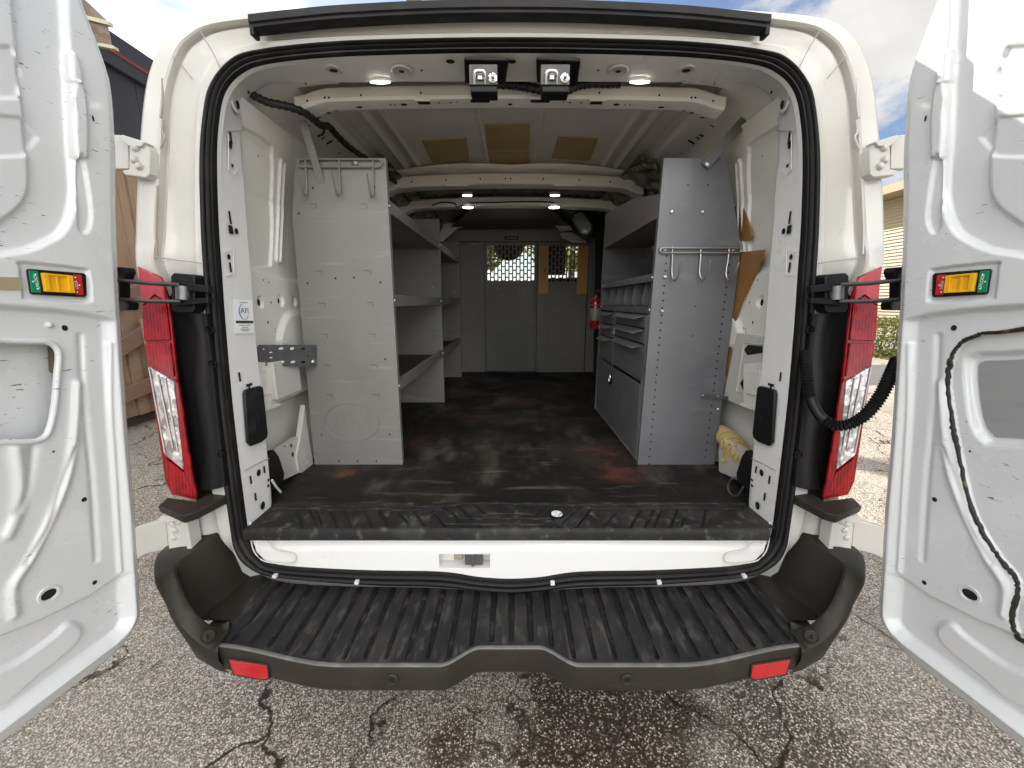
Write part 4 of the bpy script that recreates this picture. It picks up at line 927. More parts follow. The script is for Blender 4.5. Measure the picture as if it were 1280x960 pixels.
MB().tube(cr(pts, 6), .0045, 6).build('wiring_loom', loom, van)
# latch catches under the header
for u0 in (609, 699):
    dx = u0-609
    P = [onZ(u+dx, v, 2.034) for u, v in ((580, 71), (582, 69.5), (634, 71), (636, 73), (632, 101), (629, 102.5), (583, 100), (581, 98))]
    lc = MB().prism(P, (0, 0, -.010)).build('latch_catch', blackp, van, bev=.006)
    yb = 1.188
    a, b = onY(586+dx, 80, yb), onY(622+dx, 106, yb)
    MB().box(a[0], b[0], yb, yb+.012, b[2], a[2]).build('catch_plate', catchm, lc, bev=.002)
    a2, b2 = onY(587+dx, 106, yb), onY(622+dx, 115, yb)
    MB().box(a2[0]+.001, b2[0]-.001, yb+.002, yb+.05, b2[2], a2[2]).build('catch_base', blackp, lc, bev=.004)
    lp = [onY(u+dx, v, yb-.012) for u, v in ((593, 102), (593, 92), (596, 89), (603, 89), (606, 92), (606, 102))]; lp[0][1] = yb; lp[-1][1] = yb
    MB().tube(cr(lp, 5), .0038, 8).build('catch_loop', chrome, lc)
    p = onY(616+dx, 98, yb); MB().lathe(p, (0, -1, 0), [(.012, -.002), (.012, .003), (.008, .005), (.006, .004), (.0045, .014), (.002, .016)], 16).build('catch_pin', chrome, lc)
    MB().obox(onY(600+dx, 96, yb-.003), (.007, 0, 0), (0, .003, 0), (0, 0, .008)).build('catch_spring', steel, lc, bev=.002)
# ------------------------------------------------------------------ shelving on the left
def bolt(mb, p, d, r=.006, mi=0): mb.pending = getattr(mb, 'pending', [])+[MB().lathe(p, d, [(r, -.002), (r, .002), (r*.6, .005), (r*.1, .0055)], 10, mi)]
def profile(pts, Y): return [(x, Y, z) for x, z in pts]
LP = [(-.8266, .7195), (-.4555, .7195), (-.4465, 1.893), (-.767, 1.893), (-.803, 1.70)]
su = thing('shelving_unit', (-.63, 1.9, .72), 'light grey steel shelving unit with open bays along the left wall', 'shelving')
Y1, Y2, Y3 = 1.506, 2.53, 3.43
for k, Y in enumerate((Y1, Y2, Y3)):
    m = MB().prism(profile(LP, Y), (0, .0025, 0))
    m.prism([(-.4555, Y+.002, .722), (-.4465, Y+.002, 1.892), (-.4465, Y+.022, 1.892), (-.4555, Y+.022, .722)], (-.0025, 0, 0))
    m.prism([(-.4555, Y+.022, .722), (-.4465, Y+.022, 1.892), (-.4615, Y+.022, 1.892), (-.4705, Y+.022, .722)], (0, .002, 0))
    if k == 0:
        for u, v in ((391.5, 258), (454.5, 258), (398.5, 341.5), (459.5, 341), (402, 381.5), (462.5, 381), (405.5, 420), (465, 420), (409, 458.5), (467.5, 458.5), (412, 495.5), (470, 495.5)):
            p = onY(u, v, Y); a = np.array([.0115, 0, 0]); b = np.array([0, 0, .0070])
            m.obox(p+np.array([0, -.0002, 0]), a, (0, .0012, 0), b)
            m.poly([p-a+b+np.array([0, -.0006, 0]), p+a+b+np.array([0, -.0006, 0]), p+a+b+np.array([0, -.0006, .0016]), p-a+b+np.array([0, -.0006, .0016])], 1)
            m.poly([p+a-b+np.array([0, -.0006, 0]), p+a-b+np.array([.0014, -.0006, 0]), p+a+b+np.array([.0014, -.0006, 0]), p+a+b+np.array([0, -.0006, 0])], 1)
        for u, v in ((373.5, 267), (384.5, 354), (475.5, 353), (419.5, 348), (442.5, 347), (481.5, 449), (402, 543.5), (487, 543), (424, 576.5), (447, 576.5), (470.5, 576.5), (391, 235), (468, 234)):
            m.disc(onY(u, v, Y-.0006), (0, -1, 0), .0038, seg=10, mi=1)
    po = m.build('end_panel', [shelfg, holem], su, ang=25)
    if k == 0:
        c = onY(440, 528, Y-.0004)
        r = MB().tube([c+np.array([.112*math.cos(t), 0, .082*math.sin(t)]) for t in np.linspace(0, 2*math.pi, 40, endpoint=False)], .0022, 6, closed=True); r.build('logo_ring', shelfg, po)
        text('lettering', 'RKI', .098, shelfg, po, c+np.array([0, -.0002, 0]), (1, 0, 0), (0, 0, 1), .0012)
shelfdark = mat('shelf_mat_dark', (.035, .03, .028), .6, layers=[('noise', 6, .5, .7, (.10, .06, .05), .5)])
for (a, b) in ((Y1+.003, Y2), (Y2+.003, Y3)):
    for z0, z1, zs in ((1.714, 1.759, 1.722), (1.373, 1.418, 1.381), (1.035, 1.078, 1.043)):
        xf = -.4555+.009*(z0-.72)/1.17
        m = MB().box(-.80, xf-.004, a, b, zs-.0015, zs+.0015)
        m.box(xf-.004, xf-.001, a, b, z0, z1); m.box(xf-.018, xf-.004, a, b, z1-.002, z1)
        so = m.build('shelf', shelfg, su, ang=25)
        if z0 < 1.2: MB().box(-.795, xf-.006, a+.005, b-.005, zs+.0016, zs+.005).build('shelf_mat', shelfdark, so)
        q = MB()
        for y in (a+.012, b-.012): bolt(q, (xf-.001, y, (z0+z1)/2), (1, 0, 0), .006)
        q.build('bolt', steel, so)
for Y in (Y2, Y3):
    for x, z in ((-.50, 1.48), (-.50, 1.16), (-.49, .80)): m = MB(); bolt(m, (x, Y, z), (0, -1, 0), .006); m.build('bolt', steel, su)
# angle bracket that ties the unit to the wall
A = [onY(396, 431, 1.500), onY(396, 457.5, 1.500)]; Bq = [onX(324, 431, -.852), onX(325.5, 457.5, -.852)]; C_ = [onX(321.5, 434, -.868), onX(323, 460, -.868)]
m = MB().prism([A[0], Bq[0], Bq[1], A[1]], (.0, -.003, 0)); m.prism([Bq[0], C_[0], C_[1], Bq[1]], (0, -.003, 0))
def onbr(a, b): return (A[0]*(1-a)+Bq[0]*a)*(1-b)+(A[1]*(1-a)+Bq[1]*a)*b+np.array([0, -.0036, 0])
da = (Bq[0]-A[0]); da /= np.linalg.norm(da); nb = np.cross(da, (0, 0, 1)); nb = nb if nb[1] < 0 else -nb
for a, b, w_, h_, mi in ((.26, .18, .010, .004, 1), (.46, .17, .009, .005, 2), (.65, .17, .010, .004, 2), (.26, .80, .010, .005, 1), (.45, .80, .010, .0045, 2), (.64, .80, .010, .0045, 2), (.93, .2, .003, .003, 2), (.82, .35, .006, .002, 2), (.82, .6, .006, .002, 2), (.17, .5, .003, .005, 1), (.93, .85, .002, .005, 2)):
    m.disc(onbr(a, b)+nb*.0008, nb, w_, h_, up=(0, 0, 1), seg=10, mi=mi)
bo = m.build('wall_bracket', [galv, holem, white], su)
m = MB(); bolt(m, onbr(.055, .80), nb, .010); m.build('bolt', steel, bo)
m = MB().bar(onY(404, 236, 1.512), onY(378, 150, 1.45), .026, .003, up=(0, -1, 0)); m.build('roof_strap', shelfg, su)
# hook rails
def hook_rail(pxs, rail, bolts, Y, label, HW):
    p0 = onY((rail[0]+rail[1])/2, rail[2], Y); t = thing('hook_rail', tuple(p0), label, 'hook rail', 'wire hook rails on the end panels')
    u0, u1, va, vb = rail; y = Y-.010; h = (vb-va)/2; vm = (va+vb)/2
    loop = [(u0+h, va), (u0+(u1-u0)*.5, va), (u1-h, va), (u1, vm), (u1-h, vb), (u0+(u1-u0)*.5, vb), (u0+h, vb), (u0, vm)]
    L_ = [onY(u, v, y) for u, v in ((u0+h, va), (u1-h, va), (u1-h*.3, va+h*.3), (u1, vm), (u1-h*.3, vb-h*.3), (u1-h, vb), (u0+h, vb), (u0+h*.3, vb-h*.3), (u0, vm), (u0+h*.3, va+h*.3))]
    MB().tube(L_, .0035, 8, closed=True).build('rail_wire', HW, t)
    for pts in pxs:
        P = cr([onY(u, v, Y-d) for u, v, d in pts], 5); MB().tube(P, .0036, 8).build('hook', HW, t)
    q = MB()
    for u, v in bolts: bolt(q, onY(u, v, Y-.004), (0, -1, 0), .011)
    q.build('bolt', galv, t)
HW = mat('zinc_wire', (.38, .37, .35), .36, metal=.85)
hook_rail([[(381.5, 198, .006), (382.5, 215, .008), (383.5, 236, .008), (382.5, 244, .020), (379, 241, .040), (371, 217, .075)],
           [(423.5, 198, .006), (424, 215, .008), (425, 236, .008), (423.5, 244, .020), (420, 240, .040), (414, 213, .075)],
           [(466, 199, .006), (466, 215, .008), (466.5, 237, .008), (465, 246, .020), (463, 242, .040), (458.5, 217, .075)]], (372, 477.5, 199, 208.5), ((391.5, 204), (443.5, 203.5)), 1.506, 'wire rail with three slim hooks across the top of the left grey end panel', shelfg)
hook_rail([[(840.5, 308, .006), (840.5, 325, .008), (840, 340, .010), (842, 350, .024), (847, 347, .042), (850, 334, .06), (852, 328, .066)],
           [(876, 309, .006), (875.5, 325, .008), (874.5, 340, .010), (877.5, 349.5, .024), (883, 345, .042), (886.5, 332, .06), (888, 325, .066)],
           [(911.5, 309, .006), (910, 325, .008), (907.5, 341, .010), (910, 350, .024), (916, 346, .042), (921, 335, .06), (924, 328, .066)]], (825.5, 926.5, 310, 316), ((832, 312.5), (918, 313)), 1.506, 'wire rail with three curled hooks halfway up the right cabinet end panel', HW)
# ------------------------------------------------------------------ drawer cabinet on the right
RP = [(.5365, .7195), (.860, .7195), (.8625, 1.59), (.772, 1.893), (.549, 1.893)]
cb = thing('drawer_cabinet', (.7, 1.9, .72), 'blue grey steel cabinet with bins and drawers along the right wall', 'cabinet')
Y0, YE = 1.506, 2.36
def fx(z): return .5365+.0125*(z-.72)/1.17
for k, Y in enumerate((Y0, YE)):
    m = MB().prism(profile(RP, Y), (0, .003, 0))
    m.prism([(fx(.722), Y+.003, .722), (fx(1.89), Y+.003, 1.89), (fx(1.89), Y+.020, 1.89), (fx(.722), Y+.020, .722)], (.002, 0, 0))
    if k == 0:
        for i in range(29):
            t = i/28; m.disc(onY(833.5+(811-833.5)*t, 320+(580-320)*t, Y-.0006), (0, -1, 0), .0037, seg=8, mi=1)
            m.disc(onY(912.5+(880.5-912.5)*t, 322+(581-322)*t, Y-.0006), (0, -1, 0), .0037, seg=8, mi=1)
        for u, v in ((860, 231), (885, 231), (869, 383), (866, 420)): m.disc(onY(u, v, Y-.0006), (0, -1, 0), .003, seg=8, mi=1)
    po = m.build('end_panel', [cabg, holem], cb, ang=25)
    if k == 0:
        for u, v in ((839.5, 264.5), (878.5, 265), (831.5, 346), (828, 389), (898, 512)): q = MB(); bolt(q, onY(u, v, Y-.001), (0, -1, 0), .0075); q.build('bolt', steel, po)
cabd = mat('cabinet_inside', (.20, .20, .21), .5, layers=[('noise', 4, .4, .7, (.15, .15, .16), .5)])
boardm = mat('brown_grey_board', (.17, .145, .145), .5, layers=[('noise', 4, .4, .7, (.12, .10, .10), .5)])
m = MB().box(.855, .858, Y0+.004, YE-.001, .73, 1.60); m.build('back_panel', cabd, cb)
m = MB()
for z in (1.068, 1.346, 1.476): m.box(fx(z)+.004, .853, Y0+.004, YE-.002, z-.0015, z+.0015)
m.build('shelf', cabd, cb)
# sloping fascia under the roof
m = MB().prism([(fx(1.70)+.000, Y0+.004, 1.697), (fx(1.70), YE-.001, 1.697), (fx(1.89), YE-.001, 1.885), (fx(1.86), Y0+.35, 1.845), (fx(1.78), Y0+.004, 1.775)], (.003, 0, 0)); m.box(fx(1.7)+.004, .80, Y0+.004, YE-.001, 1.697, 1.6995)
fa = m.build('fascia', boardm, cb)
m = MB()
for z0, z1 in ((1.468, 1.496), (1.348, 1.373)):
    m.box(fx(z0)-.001, fx(z0)+.002, Y0+.004, YE-.001, z0, z1)
lo_ = m.build('bin_lip', cabg, cb)
q = MB()
for z in (1.482, 1.360):
    for y in (Y0+.012, YE-.012): bolt(q, (fx(z)-.001, y, z), (-1, 0, 0), .006)
q.build('bolt', steel, lo_)
for i in range(1, 6):
    y = Y0+.01+(YE-Y0-.02)*i/6; x = fx(1.42)
    MB().prism([(x+.020, y, 1.375), (x+.008, y, 1.392), (x+.022, y, 1.466), (.85, y, 1.466), (.85, y, 1.375)], (0, .0015, 0)).build('bin_divider', cabg, cb)
ysp = 2.02
MB().box(fx(1.2)-.001, fx(1.2)+.02, ysp-.008, ysp+.008, 1.06, 1.348).build('drawer_post', cabg, cb)
def drawer(y0, y1, z0, z1):
    x = fx((z0+z1)/2); m = MB().box(x+.001, x+.012, y0, y1, z0, z1); d = m.build('drawer', cabg, cb, bev=.0015)
    MB().prism([(x, y0+.035, z1-.006), (x-.036, y0+.060, z1-.018), (x-.036, y1-.060, z1-.018), (x, y1-.035, z1-.006)], (.0, 0, .0018)).build('pull', shelfg, d)
    MB().box(x+.0005, x+.002, y0+.004, y1-.004, z1+.0005, z1+.004).build('gap', holem, d)
for y0, y1, zz in ((Y0+.035, ysp-.011, (1.342, 1.284, 1.221, 1.072)), (ysp+.011, YE-.014, (1.338, 1.270, 1.200, 1.072))):
    for a, b in zip(zz[:-1], zz[1:]): drawer(y0, y1, b+.003, a-.003)
q = MB()
for y, z in ((ysp, 1.255), (ysp, 1.235), (YE-.006, 1.24)):
    MB().obox((fx(1.2)-.003, y, z), (.002, 0, 0), (0, .010, 0), (0, 0, .007)).build('label_clip', white, cb)
x = fx(.9)
d = MB().box(x+.001, x+.010, Y0+.055, YE-.012, .738, 1.052).build('drop_door', cabg, cb, bev=.002)
c = np.array([x, 2.03, .985])
MB().lathe(c, (-1, 0, 0), [(.034, -.001), (.034, .003), (.028, .004), (.026, .001), (.001, .001)], 20).build('door_latch', blackg, d)
MB().tube(cr([c+np.array([-.004, .012*math.cos(t), .024*math.sin(t)]) for t in np.linspace(-1.2, 4.3, 9)], 4), .003, 8).build('latch_ring', chrome, d)
MB().prism([(x-.001, Y0+.030, .735), (x-.001, Y0+.052, .735), (fx(1.05)-.001, Y0+.040, 1.05), (fx(1.05)-.001, Y0+.022, 1.05)], (.003, 0, 0)).build('corner_post', shelfg, cb)
MB().box(x+.004, x+.006, Y0+.006, Y0+.054, .722, 1.34).build('kick_panel', cabd, cb)
MB().box(x+.002, x+.012, Y0+.01, YE-.01, .722, .736).build('plinth', cabd, cb)
br = MB().bar(onY(876.5, 494.5, 1.500), onY(907, 496.5, 1.500), .003, .020); br.bar(onY(904, 497, 1.500), onX(916, 498, .866), .003, .016)
bo = br.build('wall_bracket', galv, cb, bev=.001)
q = MB(); bolt(q, onY(878.5, 494.5, 1.497), (0, -1, 0), .006); bolt(q, onY(897, 495.5, 1.497), (0, -1, 0), .006); q.build('bolt', steel, bo)
a, b = onY(881, 208, 1.499), onX(931, 150, .80)
sb = MB().bar(a, b, .034, .004, up=(0, -1, .3)).build('roof_strap', mat('dark_strap', (.085, .08, .078), .45, metal=.3), cb, bev=.001)
q = MB(); bolt(q, onY(885, 205, 1.494), (0, -1, 0), .010); q.build('bolt', steel, sb)
# ------------------------------------------------------------------ partition behind the cab
pt = thing('cab_partition', (0, 3.69, .72), 'dark grey steel partition with two perforated windows behind the cab', 'partition')
YP = 3.69
def pbox(mb, u0, u1, v0, v1, y0=YP, y1=YP+.012, mi=0):
    mb.box(onY(u0, 380, YP)[0], onY(u1, 380, YP)[0], y0, y1, onY(640, v1, y0)[2], onY(640, v0, y0)[2], mi)
def grille(u0, u1, v0, v1, n, m_):
    x0, x1, z0, z1 = onY(u0, 380, YP)[0], onY(u1, 380, YP)[0], onY(640, v1, YP)[2], onY(640, v0, YP)[2]
    g = MB(); dx = (x1-x0)/n; dz = (z1-z0)/m_
    for i in range(n+1): g.box(x0+i*dx-.0058, x0+i*dx+.0058, YP+.003, YP+.006, z0, z1)
    for i in range(n):
        o = .5*(i % 2)
        for j in range(-1, m_+1):
            zc = z0+(j+o)*dz
            if zc+.007 < z0 or zc-.007 > z1: continue
            g.box(x0+i*dx+.0058, x0+(i+1)*dx-.0058, YP+.0031, YP+.0059, max(z0, zc-.006), min(z1, zc+.006))
            # rounded ends of the slots
    return g.build('perforated_window', partg, pt)
def panel(u0, u1, v0, v1, win=None):
    m = MB()
    if win is None: pbox(m, u0, u1, v0, v1)
    else:
        a, b, c, d = win
        pbox(m, u0, a, v0, v1); pbox(m, b, u1, v0, v1); pbox(m, a, b, v0, c); pbox(m, a, b, d, v1)
    return m.build('panel', partg, pt, bev=.002)
panel(553, 573, 300, 470); panel(573.6, 603.4, 305.5, 466); pd = panel(605.6, 671.6, 302.4, 463.5, (609, 668, 306, 351)); panel(673, 733, 303, 466, (684, 721, 307, 352)); panel(734, 752, 303, 464)
m = MB(); pbox(m, 545, 757, 280, 305, YP+.022, YP+.028); pbox(m, 717, 734.5, 352.5, 470, YP+.013, YP+.02); pbox(m, 600, 608, 304, 470, YP+.013, YP+.02); pbox(m, 735, 756, 287, 470, YP+.013, YP+.02); pbox(m, 545, 560, 307, 470, YP+.013, YP+.02); pbox(m, 552, 605, 287, 301.8); pbox(m, 605.6, 671.6, 287, 301.8); pbox(m, 672.4, 737, 287, 302); m.build('top_rail', partg, pt, bev=.002)
for u in (573.2, 605.9, 671.0, 733.4):
    m = MB(); pbox(m, u-.45, u+.45, 303, 465.5, YP-.0012, YP+.004); m.build('panel_gap', holem, pt)
m = MB(); pbox(m, 553, 736, 301.8, 302.6, YP-.0014, YP+.004); m.build('panel_gap', holem, pt)
for u in (608.5, 668.8, 676, 729):
    m = MB(); pbox(m, u-.5, u+.5, 370 if u > 670 else 356, 463, YP-.0030, YP); m.build('panel_flange', partg, pt)
grille(609, 668, 306, 351, 13, 5); grille(684, 721, 307, 352, 8, 5)
m = MB(); pbox(m, 603.2, 605.8, 288, 464, YP-.006, YP+.004); m.build('door_edge', partg, pt)
m = MB(); pbox(m, 671.3, 673.3, 288, 464, YP-.004, YP+.004); m.build('door_edge', partg, pt)
m = MB(); pbox(m, 631, 648, 295, 299.5, YP-.004, YP); pl_ = m.build('name_plate', blackp, pt)
m = MB(); pbox(m, 633, 646.5, 296.2, 298, YP-.0048, YP-.004); m.build('plate_print', shelfg, pl_)
for u, v in ((601, 289.5), (581, 289.5), (676, 289.5), (633, 356), (618, 362), (622, 360), (664, 361), (656, 357), (588, 458), (676, 458), (641, 363)): MB().sphere(onY(u, v, YP-.001), .008 if v < 300 else .005, 8, 5).build('bolt', steel, pt)
wood = mat('pine_board', (.62, .32, .12), .5, layers=[('wave', (60, 6, 3), .3, .8, (.48, .22, .075), .7), ('noise', (18, 18, 6), .62, .72, (.12, .05, .02), .7)])
for u0, u1, v0, v1 in ((672.8, 684.6, 307, 367), (720, 732.6, 307.5, 367.5)):
    m = MB(); pbox(m, u0, u1, v0, v1, YP-.020, YP-.001); m.build('wooden_slat', wood, pt, bev=.002)
hood = mat('bulkhead_hood_paint', (.14, .125, .125), .5, layers=[('noise', 4, .4, .7, (.11, .10, .10), .5)])
MB().prism([(-.565, 3.68, 2.035), (.565, 3.68, 2.035), (.27, 2.98, 2.062), (-.27, 2.98, 2.062)], (0, 0, .004)).build('overhead_panel', hood, pt)
foam = mat('yellow_foam', (.45, .30, .08), .8, bumps=[('noise', 80, .5, .01)])
for s in (-1, 1): MB().tube([(s*.27, 2.98, 2.058), (s*.36, 3.2, 2.05)], .010, 8).build('foam_strip', foam, pt)
for P in ([(547, 299), (556, 274), (586, 270), (598, 281), (572, 285), (553, 302)],): MB().prism([onY(u, v, 3.60) for u, v in P], (0, .03, 0)).build('corner_gusset', inner_white, van, bev=.004)
for P in ([(693, 281), (706, 272), (716, 287), (701, 289)], [(700, 291), (716, 290), (734, 303), (716, 302), (702, 297)]): MB().prism([onY(u, v, 3.55) for u, v in P], (0, .03, 0)).build('corner_gusset', jambw, van, bev=.004)
# work lamp up in the corner
wl_ = thing('work_lamp', tuple(onY(735, 285, 3.0)), 'black boxy work lamp with a glass face in the roof corner', 'lamp')
fc = [onY(u, v, y) for u, v, y in ((716, 266, 3.06), (727, 261, 3.02), (741, 280, 2.96), (742, 288, 2.95), (736, 296, 2.98), (726, 295, 3.02), (713, 273, 3.07))]
MB().prism(fc, (.17, .12, -.01)).build('housing', blackp, wl_, bev=.006)
c = sum(fc)/len(fc); MB().prism([c+(p-c)*.82+np.array([-.004, -.006, 0]) for p in fc], (.004, .003, 0)).build('glass_face', mat('lamp_glass', (.16, .19, .20), .18, coat=.5, layers=[('noise', 14, .4, .7, (.08, .10, .11), .8)]), wl_)
MB().prism([onY(u, v, 3.2) for u, v in ((744, 300), (756, 300), (754, 385), (746, 470), (742, 470))], (0, .02, 0)).build('seat_belt_cover', blackp, van)
# fire extinguisher
p = onY(744.5, 388, 2.50); fe = thing('fire_extinguisher', (p[0], p[1], onY(744.5, 412, 2.50)[2]), 'red fire extinguisher with a white label near the partition', 'fire extinguisher')
z0, z1 = onY(744, 411, 2.5)[2], onY(744, 372, 2.5)[2]
redp = mat('extinguisher_red', (.24, .008, .012), .28, coat=.5)
MB().lathe((p[0], p[1], z0), (0, 0, 1), [(.030, 0), (.036, .008), (.036, z1-z0-.03), (.030, z1-z0-.012), (.014, z1-z0), (.013, z1-z0+.012)], 22).build('cylinder', redp, fe)
MB().lathe((p[0], p[1], z0+.055), (0, 0, 1), [(.0364, 0), (.0366, .001), (.0366, .075), (.0364, .076)], 22).build('label', shelfg, fe)
v_ = MB().cyl((p[0], p[1], z1+.01), (p[0], p[1], z1+.04), .012); v_.bar((p[0]+.0, p[1], z1+.042), (p[0]+.055, p[1]-.02, z1+.052), .014, .006); v_.bar((p[0], p[1], z1+.036), (p[0]+.05, p[1]-.02, z1+.026), .014, .005)
v_.build('valve', blackp, fe, bev=.001)
MB().tube(cr([(p[0]-.01, p[1]-.01, z1+.03), (p[0]+.02, p[1]-.045, z1+.02), (p[0]+.034, p[1]-.03, z1-.06), (p[0]+.03, p[1]-.028, z0+.07)], 6), .005, 8).build('hose', blackp, fe)
MB().tube([(p[0]+.0385*math.cos(t), p[1]+.0385*math.sin(t), z0+.15) for t in np.linspace(0, 6.28, 20)], .003, 6).build('strap', steel, fe)
MB().box(p[0]+.03, p[0]+.05, p[1]-.130, p[1]+.01, z0+.10, z0+.17).build('bracket', galv, fe)
# plywood offcuts between the cabinet and the wall, rope bundle
ply = mat('brown_hardboard', (.28, .14, .045), .45, layers=[('noise', (6, 6, 3), .4, .7, (.16, .07, .02), .7), ('noise', 30, .6, .72, (.07, .03, .01), .6)])
for P, x, lab in (([(909, 222), (921, 238), (931, 265), (940, 296), (937, 301), (926, 300), (905, 300), (900, 240)], .874, 'upper curved offcut of brown hardboard wedged behind the cabinet'),
               ([(900, 318), (955, 312), (953, 322), (939, 352), (926, 380), (918, 405), (913, 440), (907, 470), (896, 468), (895, 400)], .868, 'lower jagged brown hardboard sheet wedged behind the cabinet')):
    q = MB().prism([onX(u, v, x) for u, v in P], (.007, 0, 0)); o = q.build('hardboard_sheet', ply, base=tuple(onX(*P[4], x)), bev=.002); tag(o, lab, 'board', 'hardboard offcuts behind the cabinet')
a, b = onX(901, 538, .885), onX(937, 582, .865); ax = (b-a); Lr = np.linalg.norm(ax); d, u_, w_ = basis(ax)
rp = thing('rope_bundle', tuple(b), 'coiled bundle of yellow rope lying in the lower right wall', 'rope')
ropem = mat('yellow_rope', (.62, .50, .20), .7, layers=[('wave', (200, 200, 200), .4, .7, (.45, .34, .11), .6)], bumps=[('wave', (260, 260, 260), .5, .003)])
P = []
for t in np.linspace(0, 1, 340):
    r_ = .034*(math.sin(math.pi*min(1, .12+t*.80))**.5)+.003*math.sin(t*61); th = t*2*math.pi*15; P.append(a+ax*(t+.02*math.sin(th+1))+r_*(math.cos(th)*u_+math.sin(th)*w_*.95))
MB().tube(P, .0062, 7).build('wound_rope', ropem, rp)
MB().tube([a+ax*t for t in np.linspace(.05, .95, 8)], [.018, .027, .028, .029, .029, .028, .027, .016], 10).build('rope_core', ropem, rp)
pts = [onX(*q, .842) for q in ((904, 548), (908, 556), (905, 566), (903, 574), (907, 577), (909, 568), (906, 558))]; MB().tube(cr(pts, 5), .0055, 7).build('rope_tail', ropem, rp)
# ------------------------------------------------------------------ rest of the van: floor pan, cab and wheels
ub = MB().box(-.97, .97, 1.12, 5.2, .46, .70); ub.build('underbody', mat('underbody', (.03, .03, .03), .7), van)
cabm = white
c = MB()
for s in (-1, 1):
    c.box(s*.985, s*1.01, 3.95, 5.55, .45, 1.26); c.box(s*.985, s*1.005, 3.75, 4.35, 1.24, 2.0)
    c.bar((s*.90, 4.45, 2.10), (s*.97, 5.45, 1.28), .09, .09)
c.box(-1.0, 1.0, 5.35, 5.60, .45, 1.10); c.box(-.98, .98, 5.30, 5.58, 1.08, 1.24)
c.build('cab_body', cabm, van, bev=.01)
c = MB(); c.loft([[(x, y, z-.06*(x/.98)**2) for x in np.linspace(-.98, .98, 12)] for y, z in ((3.93, 2.19), (4.3, 2.16), (4.5, 2.11), (4.5, 2.06), (3.93, 2.12))], closed=False); c.build('cab_roof', cabm, van)
glass = mat('windscreen_glass', (.9, .95, .93), .0, trans=1., ior=1.02)
MB().poly([(-.86, 4.52, 2.06), (.86, 4.52, 2.06), (.94, 5.40, 1.26), (-.94, 5.40, 1.26)]).build('windscreen', glass, van)
for s in (-1, 1): MB().poly([(s*.98, 4.36, 1.27), (s*.98, 5.38, 1.27), (s*.92, 4.56, 2.02), (s*.95, 4.36, 2.04)]).build('door_window', glass, van)
dk = mat('cab_trim', (.03, .03, .032), .6)
MB().prism([(-.94, 4.75, 1.0), (-.94, 4.85, 1.26), (-.94, 5.36, 1.22), (-.94, 5.36, .9)], (1.88, 0, 0)).build('dashboard', dk, van, bev=.02)
for s in (-1, 1):
    q = MB().box(s*.48-.25, s*.48+.25, 3.95, 4.45, 1.0, 1.15); q.box(s*.48-.24, s*.48+.24, 3.86, 3.97, 1.1, 1.62); st_ = q.build('cab_seat', dk, van, bev=.04)
    MB().box(*((-.61, -.40) if s < 0 else (.33, .53)), 3.87, 3.96, 1.65, 1.95).build('headrest', dk, st_, bev=.03)
MB().lathe((-.03, 4.50, 2.02), (0, -1, 0), [(.001, 0), (.17, .0), (.18, .03), (.15, .07), (.001, .08)], 24).build('overhead_console', dk, van)
tyre = mat('tyre', (.025, .025, .025), .75)
for y in (1.98, 5.0):
    for s in (-1, 1):
        w_ = MB().lathe((s*.70, y, .35), (s, 0, 0), [(.20, 0), (.33, .0), (.35, .03), (.35, .20), (.33, .235), (.20, .23)], 32).build('wheel', tyre, van, ang=40)
        MB().lathe((s*.72, y, .35), (s, 0, 0), [(.02, .19), (.10, .20), (.17, .17), (.20, .20)], 24).build('rim', steel, w_)
# ------------------------------------------------------------------ ground
gm = mat('old_asphalt', (.34, .305, .255), .85, spec=.3,
    layers=[('cell', 175, .25, .95, (.78, .70, .575), .85), ('cell', 120, .60, .95, (.13, .11, .09), .7), ('noise', 55, .45, .65, (.13, .11, .09), .45), ('voro', 175, .40, .62, (.055, .045, .036), .8),
            ('noise', 1.1, .52, .68, (.10, .082, .062), .40), ('noise', (2.2, 3, 1), .58, .72, (.075, .045, .025), .55), ('noise', .6, .45, .65, (.42, .39, .34), .25), ('spot', (.34, 1.0, .36), 1.15, .6, (.035, .021, .012), .94, ('cell', 175, .98, .55)), ('spot', (-.2, .96, .10), 1.1, .5, (.05, .028, .015), .9, ('cell', 175, .98, .55)), ('spot', (.95, 1.0, .25), 1.15, .5, (.05, .036, .026), .85, ('cell', 175, .9, .35)),
            ('edge', 1.15, .013, .004, (.020, .013, .009), .95, ('noise', .9, .40, .52)), ('edge', 4.2, .03, .006, (.03, .019, .012), .9, ('spot', (.2, .98, .42), 1.1, .6)), ('edge', 3.1, .018, .004, (.025, .018, .013), .9, ('noise', 1.3, .52, .60))],
    bumps=[('voro', 175, .6, .005), ('noise', 40, .3, .006)])
g = MB().grid(np.dstack(list(np.meshgrid(np.linspace(-60, 60, 13), np.linspace(-60, 60, 13)))+[np.zeros((13, 13))])); tag(g.build('ground', gm), kind='structure')
rm_ = mat('dark_asphalt_road', (.075, .073, .072), .8, layers=[('cell', 140, .4, .95, (.16, .155, .15), .6), ('noise', 2, .45, .7, (.11, .105, .10), .5)], bumps=[('voro', 140, .4, .005)])
tag(MB().prism([(4.2, 6.6, .0), (30, 4.0, .0), (30, 8.2, .0), (4.2, 8.6, .0)], (0, 0, .004)).build('road', rm_), kind='structure')
strawm = mat('pale_gravel', (.42, .37, .27), .9, layers=[('cell', 60, .3, .9, (.55, .50, .38), .7), ('noise', 3, .45, .7, (.25, .22, .14), .5)], bumps=[('voro', 60, .5, .01)])
